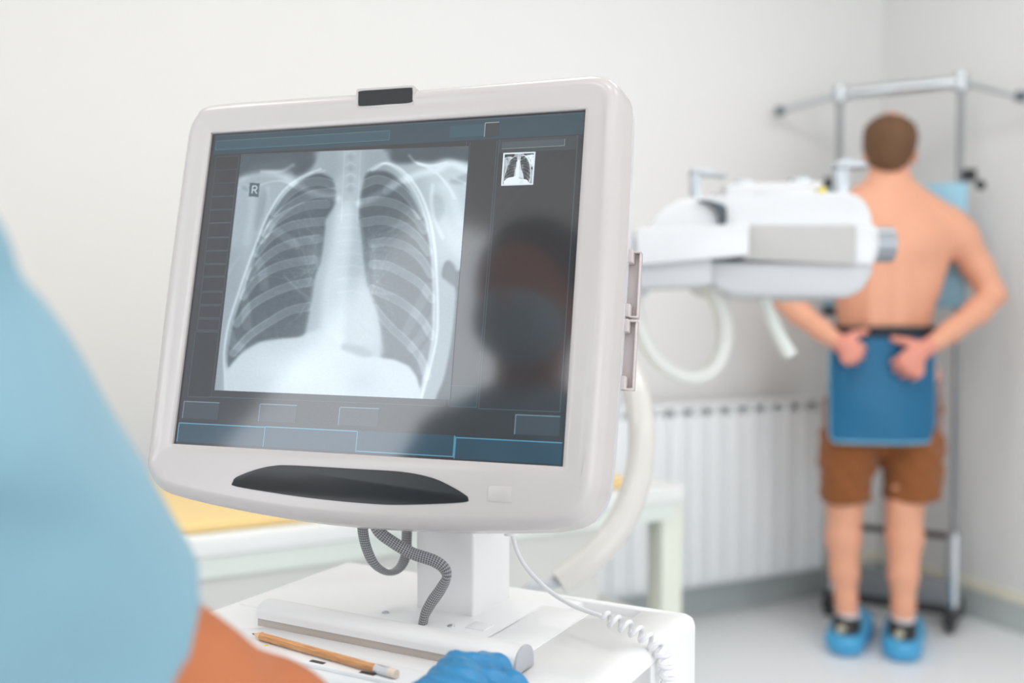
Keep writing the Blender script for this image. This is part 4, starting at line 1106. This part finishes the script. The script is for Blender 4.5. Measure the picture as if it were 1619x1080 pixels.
# shoes with blue covers, socks
M_cov = mat('blue_shoe_cover', (64, 164, 214), .3, coat=.4, bump=.9, bscale=55); M_shoe = mat('black_shoe', (32, 32, 34), .4); M_sock = mat('white_sock', (225, 222, 228), .8)
for (ax_, ay_, dd_, yaw) in ((1340, 985, -.02, .50), (1427, 1000, -.07, .42)):
    an = B(ax_, ay_, dd_); f = np.array([math.sin(yaw), math.cos(yaw), 0]); r_ = np.array([math.cos(yaw), -math.sin(yaw), 0])
    g0 = np.array([an[0], an[1], 0])
    h = SDF(g0+np.array([-.12, -.14, -.005]), g0+np.array([.12, .30, .16]), .005)
    h.chain([g0-f*.045+ZV*.045, g0+f*.04+ZV*.042, g0+f*.13+ZV*.038, g0+f*.185+ZV*.036], [.040, .042, .046, .038], .02)
    h.cone(g0-f*.03+ZV*.06, g0-f*.008+ZV*.115, .044, .043, .02)
    h.clip(g0+ZV*.010, (0, 0, -1), .004); h.clip(g0+ZV*.116-f*.0, (0, -.2, 1), .006)
    sh = sdf_obj('shoe', h, M_shoe, man, mo, 1)
    h = SDF(g0+np.array([-.14, -.16, -.005]), g0+np.array([.14, .33, .16]), .005)
    h.chain([g0-f*.05+ZV*.040, g0+f*.04+ZV*.040, g0+f*.13+ZV*.040, g0+f*.195+ZV*.038], [.062, .060, .060, .050], .03)
    h.clip(g0+ZV*.003, (0, 0, -1), .004); h.clip(g0+ZV*.070-f*.05, (0, -.1, 1), .008)
    G = h.grid(); h.D = h.D+(.0022*np.sin(G[0]*150+G[2]*60)*np.sin(G[2]*120+G[1]*70)).astype(np.float32)
    h.cone(g0-f*.03+ZV*.09, g0+f*.02+ZV*.09, .040, .038, .004, sub=True)
    sdf_obj('shoe_cover', h, M_cov, man, mo, 1)
    tube('sock', [g0+ZV*.10, g0+ZV*.120], .0385, M_sock, man, 20, origin=mo)
    bm = bmesh.new(); bmesh.ops.create_uvsphere(bm, u_segments=12, v_segments=8, radius=1)
    bmesh.ops.transform(bm, matrix=Matrix.Translation(Vector(g0-f*.076+ZV*.082-r_*.006)) @ Matrix.Diagonal((.016, .006, .016, 1)), verts=bm.verts)
    from_bm('heel_emblem', bm, mat('pale_gold', (190, 184, 160), .4), sh, True, mo)

# ------------------------------------------------------------------ operator at the monitor (right arm in view, face mirrored in the screen)
oo = np.array([-.52, .0, 0])
op = empty('person', oo, 'operator in light blue scrubs reaching past the monitor with a blue-gloved hand', 'person')
M_skin2 = mat('tanned_skin', (188, 110, 66), .5, sss=.15, var=.04, vscale=12)
M_scrub = mat('light_blue_scrubs', (124, 164, 180), .85, bump=.2, bscale=60, sheen=.15)
HC = np.array([-.415, .325, 1.435]); look = np.array([.35, .90, -.28]); look /= np.linalg.norm(look)
SR = np.array([-.33, .33, 1.17]); SL = np.array([-.64, .18, 1.23]); NB = np.array([-.47, .22, 1.235])
EL = P(245, 1130, .50); WRI = P(600, 1215, .655)
s = SDF((-.95, -.35, .02), (.05, .85, 1.66), .008)
s.ell(HC, (.078, .095, .112), .02); s.ell(HC+look*.045-ZV*.045, (.058, .06, .065), .03)
rt = np.cross(look, ZV); rt /= np.linalg.norm(rt)
s.cone(HC+look*.100-ZV*.005, HC+look*.118-ZV*.028, .010, .013, .01)
for sx in (-1, 1): s.ell(HC+rt*sx*.078-ZV*.012, (.012, .020, .030), .008); s.ell(HC+look*.095+rt*sx*.034+ZV*.008, (.016, .012, .010), .012, sub=True)
s.chain([HC-ZV*.06-look*.02, NB+ZV*.02], [.055, .058], .03)
s.cone(SR, SL, .06, .06, .04); s.chain([NB-ZV*.08, np.array([-.50, .12, 1.05]), np.array([-.52, .02, .86])], [.14, .13, .14], .05)
s.chain([SR, (SR+EL)/2, EL], [.062, .054, .051], .02)
s.chain([EL, EL*.6+WRI*.4, WRI], [.050, .042, .028], .015)
EL2 = np.array([-.78, .22, .99]); WR2 = np.array([-.66, .42, .93])
s.chain([SL, EL2], [.058, .043], .02); s.chain([EL2, WR2, WR2+np.array([.05, .07, -.02])], [.042, .028, .030], .015)
for sx in (-1, 1):
    hp = np.array([-.52+sx*.09, .0, .84]); s.chain([hp, hp+np.array([sx*.02, .03, -.40]), hp+np.array([sx*.03, -.02, -.79])], [.085, .055, .038], .03)
sdf_obj('body', s, M_skin2, op, oo, 2)
# hair and mask
h = SDF(HC-.2, HC+.2, .006); h.ell(HC-look*.022+ZV*.022, (.094, .108, .112), .01); h.ell(HC-look*.10+ZV*.02, (.055, .055, .055), .03); h.clip(HC+look*.055, look+ZV*-.25, .02); h.clip(HC-ZV*.07, (0, 0, -1), .02)
sdf_obj('hair', h, mat('dark_hair', (26, 22, 22), .6, bump=.6, bscale=120), op, oo, 1)
h = SDF(HC-.2, HC+.2, .005); h.ell(HC+look*.052-ZV*.050, (.068, .07, .062), .02); h.clip(HC+look*.05-ZV*.020, (0, 0, 1), .01); h.clip(HC+look*.03, -look, .01)
sdf_obj('face_mask', h, mat('pale_face_mask', (168, 196, 208), .8), op, oo, 1)
# tunic
h = SDF((-1.0, -.3, .62), (.02, .72, 1.42), .0065)
h.chain([NB-ZV*.02, np.array([-.49, .16, 1.10]), np.array([-.51, .05, .90]), np.array([-.52, .01, .74])], [.12, .160, .165, .185], .05)
h.cone(SR+np.array([-.03, 0, .01]), SL, .085, .078, .06)
DIR = (EL-SR)/np.linalg.norm(EL-SR); HEM = SR+(EL-SR)*.88
h.chain([SR+(EL-SR)*t_ for t_ in (0, .2, .3, .4, .6, .8, .95)], [.098, .100, .101, .102, .080, .064, .064], .02)
h.chain([SL, SL+(EL2-SL)*.8], [.085, .08], .04)
G = h.grid()
tt = (G[0]-SR[0])*DIR[0]+(G[1]-SR[1])*DIR[1]+(G[2]-SR[2])*DIR[2]
vv = (G[0]-SR[0])*.62+(G[2]-SR[2])*.78
fold = .0050*np.sin(vv*105+tt*16+.5*np.sin(tt*30))+.0032*np.sin(vv*60-tt*38+1.2)+.0026*np.sin(vv*170+tt*34)
h.D = h.D+(fold*(1-.72*smoothstep(.15, .24, tt))*(.15+.85*smoothstep(.03, .12, tt))).astype(np.float32)
# cut both sleeves at the hem, hollow inside, open neck
def cut_beyond(h, p, n, c, R_):
    G = h.grid(); d = (G[0]-p[0])*n[0]+(G[1]-p[1])*n[1]+(G[2]-p[2])*n[2]; r = np.sqrt((G[0]-c[0])**2+(G[1]-c[1])**2+(G[2]-c[2])**2)
    m = r < R_; h.D = np.where(m, np.maximum(h.D, d), h.D).astype(np.float32)
HN = DIR+np.array([.12, .12, .10]); HN /= np.linalg.norm(HN)
cut_beyond(h, HEM, HN, SR+(EL-SR)*1.05, .165)
D2 = (EL2-SL)/np.linalg.norm(EL2-SL); cut_beyond(h, SL+(EL2-SL)*.6, D2, SL+(EL2-SL), .16)
h.cone(NB, NB+ZV*.12, .062, .085, .01, sub=True)
sdf_obj('scrub_top', h, M_scrub, op, oo, 2)
h = SDF((-.85, -.25, .03), (-.2, .3, .92), .009)
for sx in (-1, 1):
    hp = np.array([-.52+sx*.09, .0, .80]); h.chain([hp, hp+np.array([sx*.02, .03, -.38]), hp+np.array([sx*.03, -.02, -.70])], [.115, .085, .075], .03)
sdf_obj('trousers', h, M_scrub, op, oo, 1)
for sx in (-1, 1):
    g0 = np.array([-.52+sx*.12, -.02, 0]); h = SDF(g0-.15, g0+np.array([.15, .28, .15]), .007)
    h.chain([g0+np.array([0, -.04, .045]), g0+np.array([0, .15, .04])], [.045, .045], .02); h.clip(g0+ZV*.002, (0, 0, -1), .004)
    sdf_obj('shoe', h, mat('white_clog', (225, 225, 225), .4), op, oo, 1)
# gloved right hand: palm down over the cart edge, fingers bent
M_glove = mat('blue_nitrile', (48, 132, 182), .36, bump=.3, bscale=160, var=.06, vscale=40, detail=4)
lo = P(560, 1260, .66); hi = P(860, 1000, .80)
h = SDF((-.17, .54, .78), (.05, .82, .92), .0021)
Pk = dict(i=P(722, 1064, .745), m=P(728, 1090, .724), r=P(735, 1117, .705), p=P(738, 1148, .690))
h.chain([WRI, WRI*.55+Pk['m']*.45, Pk['m']], [.028, .027, .018], .010)
for k_ in 'imrp': h.cone(WRI*.45+Pk['m']*.55-ZV*.004, Pk[k_], .021, .0145, .012)
for a_, b_ in (('i', 'm'), ('m', 'r'), ('r', 'p')): h.cone(Pk[a_], Pk[b_], .0125, .0125, .006)
h.chain([Pk['i'], P(760, 1053, .757), P(788, 1057, .765), P(796, 1071, .768)], [.0140, .0105, .0098, .0088], .003)
h.chain([Pk['m'], P(774, 1084, .735), P(812, 1086, .742), P(825, 1104, .742), P(824, 1120, .742)], [.0145, .0118, .0108, .0100, .009], .003)
h.chain([Pk['r'], P(785, 1110, .715), P(815, 1122, .722), P(822, 1142, .722)], [.0145, .0112, .0104, .0092], .003)
h.chain([Pk['p'], P(782, 1144, .700), P(806, 1160, .706), P(810, 1176, .708)], [.0125, .0100, .0090, .0082], .003)
h.chain([WRI*.6+Pk['i']*.4-ZV*.006, P(668, 1147, .74), P(700, 1132, .765)], [.018, .0125, .0105], .008)
G = h.grid()
ax_ = (Pk['m']-WRI); ax_ /= np.linalg.norm(ax_)
tt = (G[0]-WRI[0])*ax_[0]+(G[1]-WRI[1])*ax_[1]+(G[2]-WRI[2])*ax_[2]
h.D = h.D+(.0011*np.sin(tt*190+G[1]*230+np.sin(G[0]*120)*1.5)+.0009*np.sin(G[0]*330+G[1]*260)*np.sin(tt*90)).astype(np.float32)
h.cone(WRI-(WRI-EL)*0, WRI+(EL-WRI)*.25, .0305, .034, .006)
sdf_obj('glove', h, M_glove, op, oo, 1)
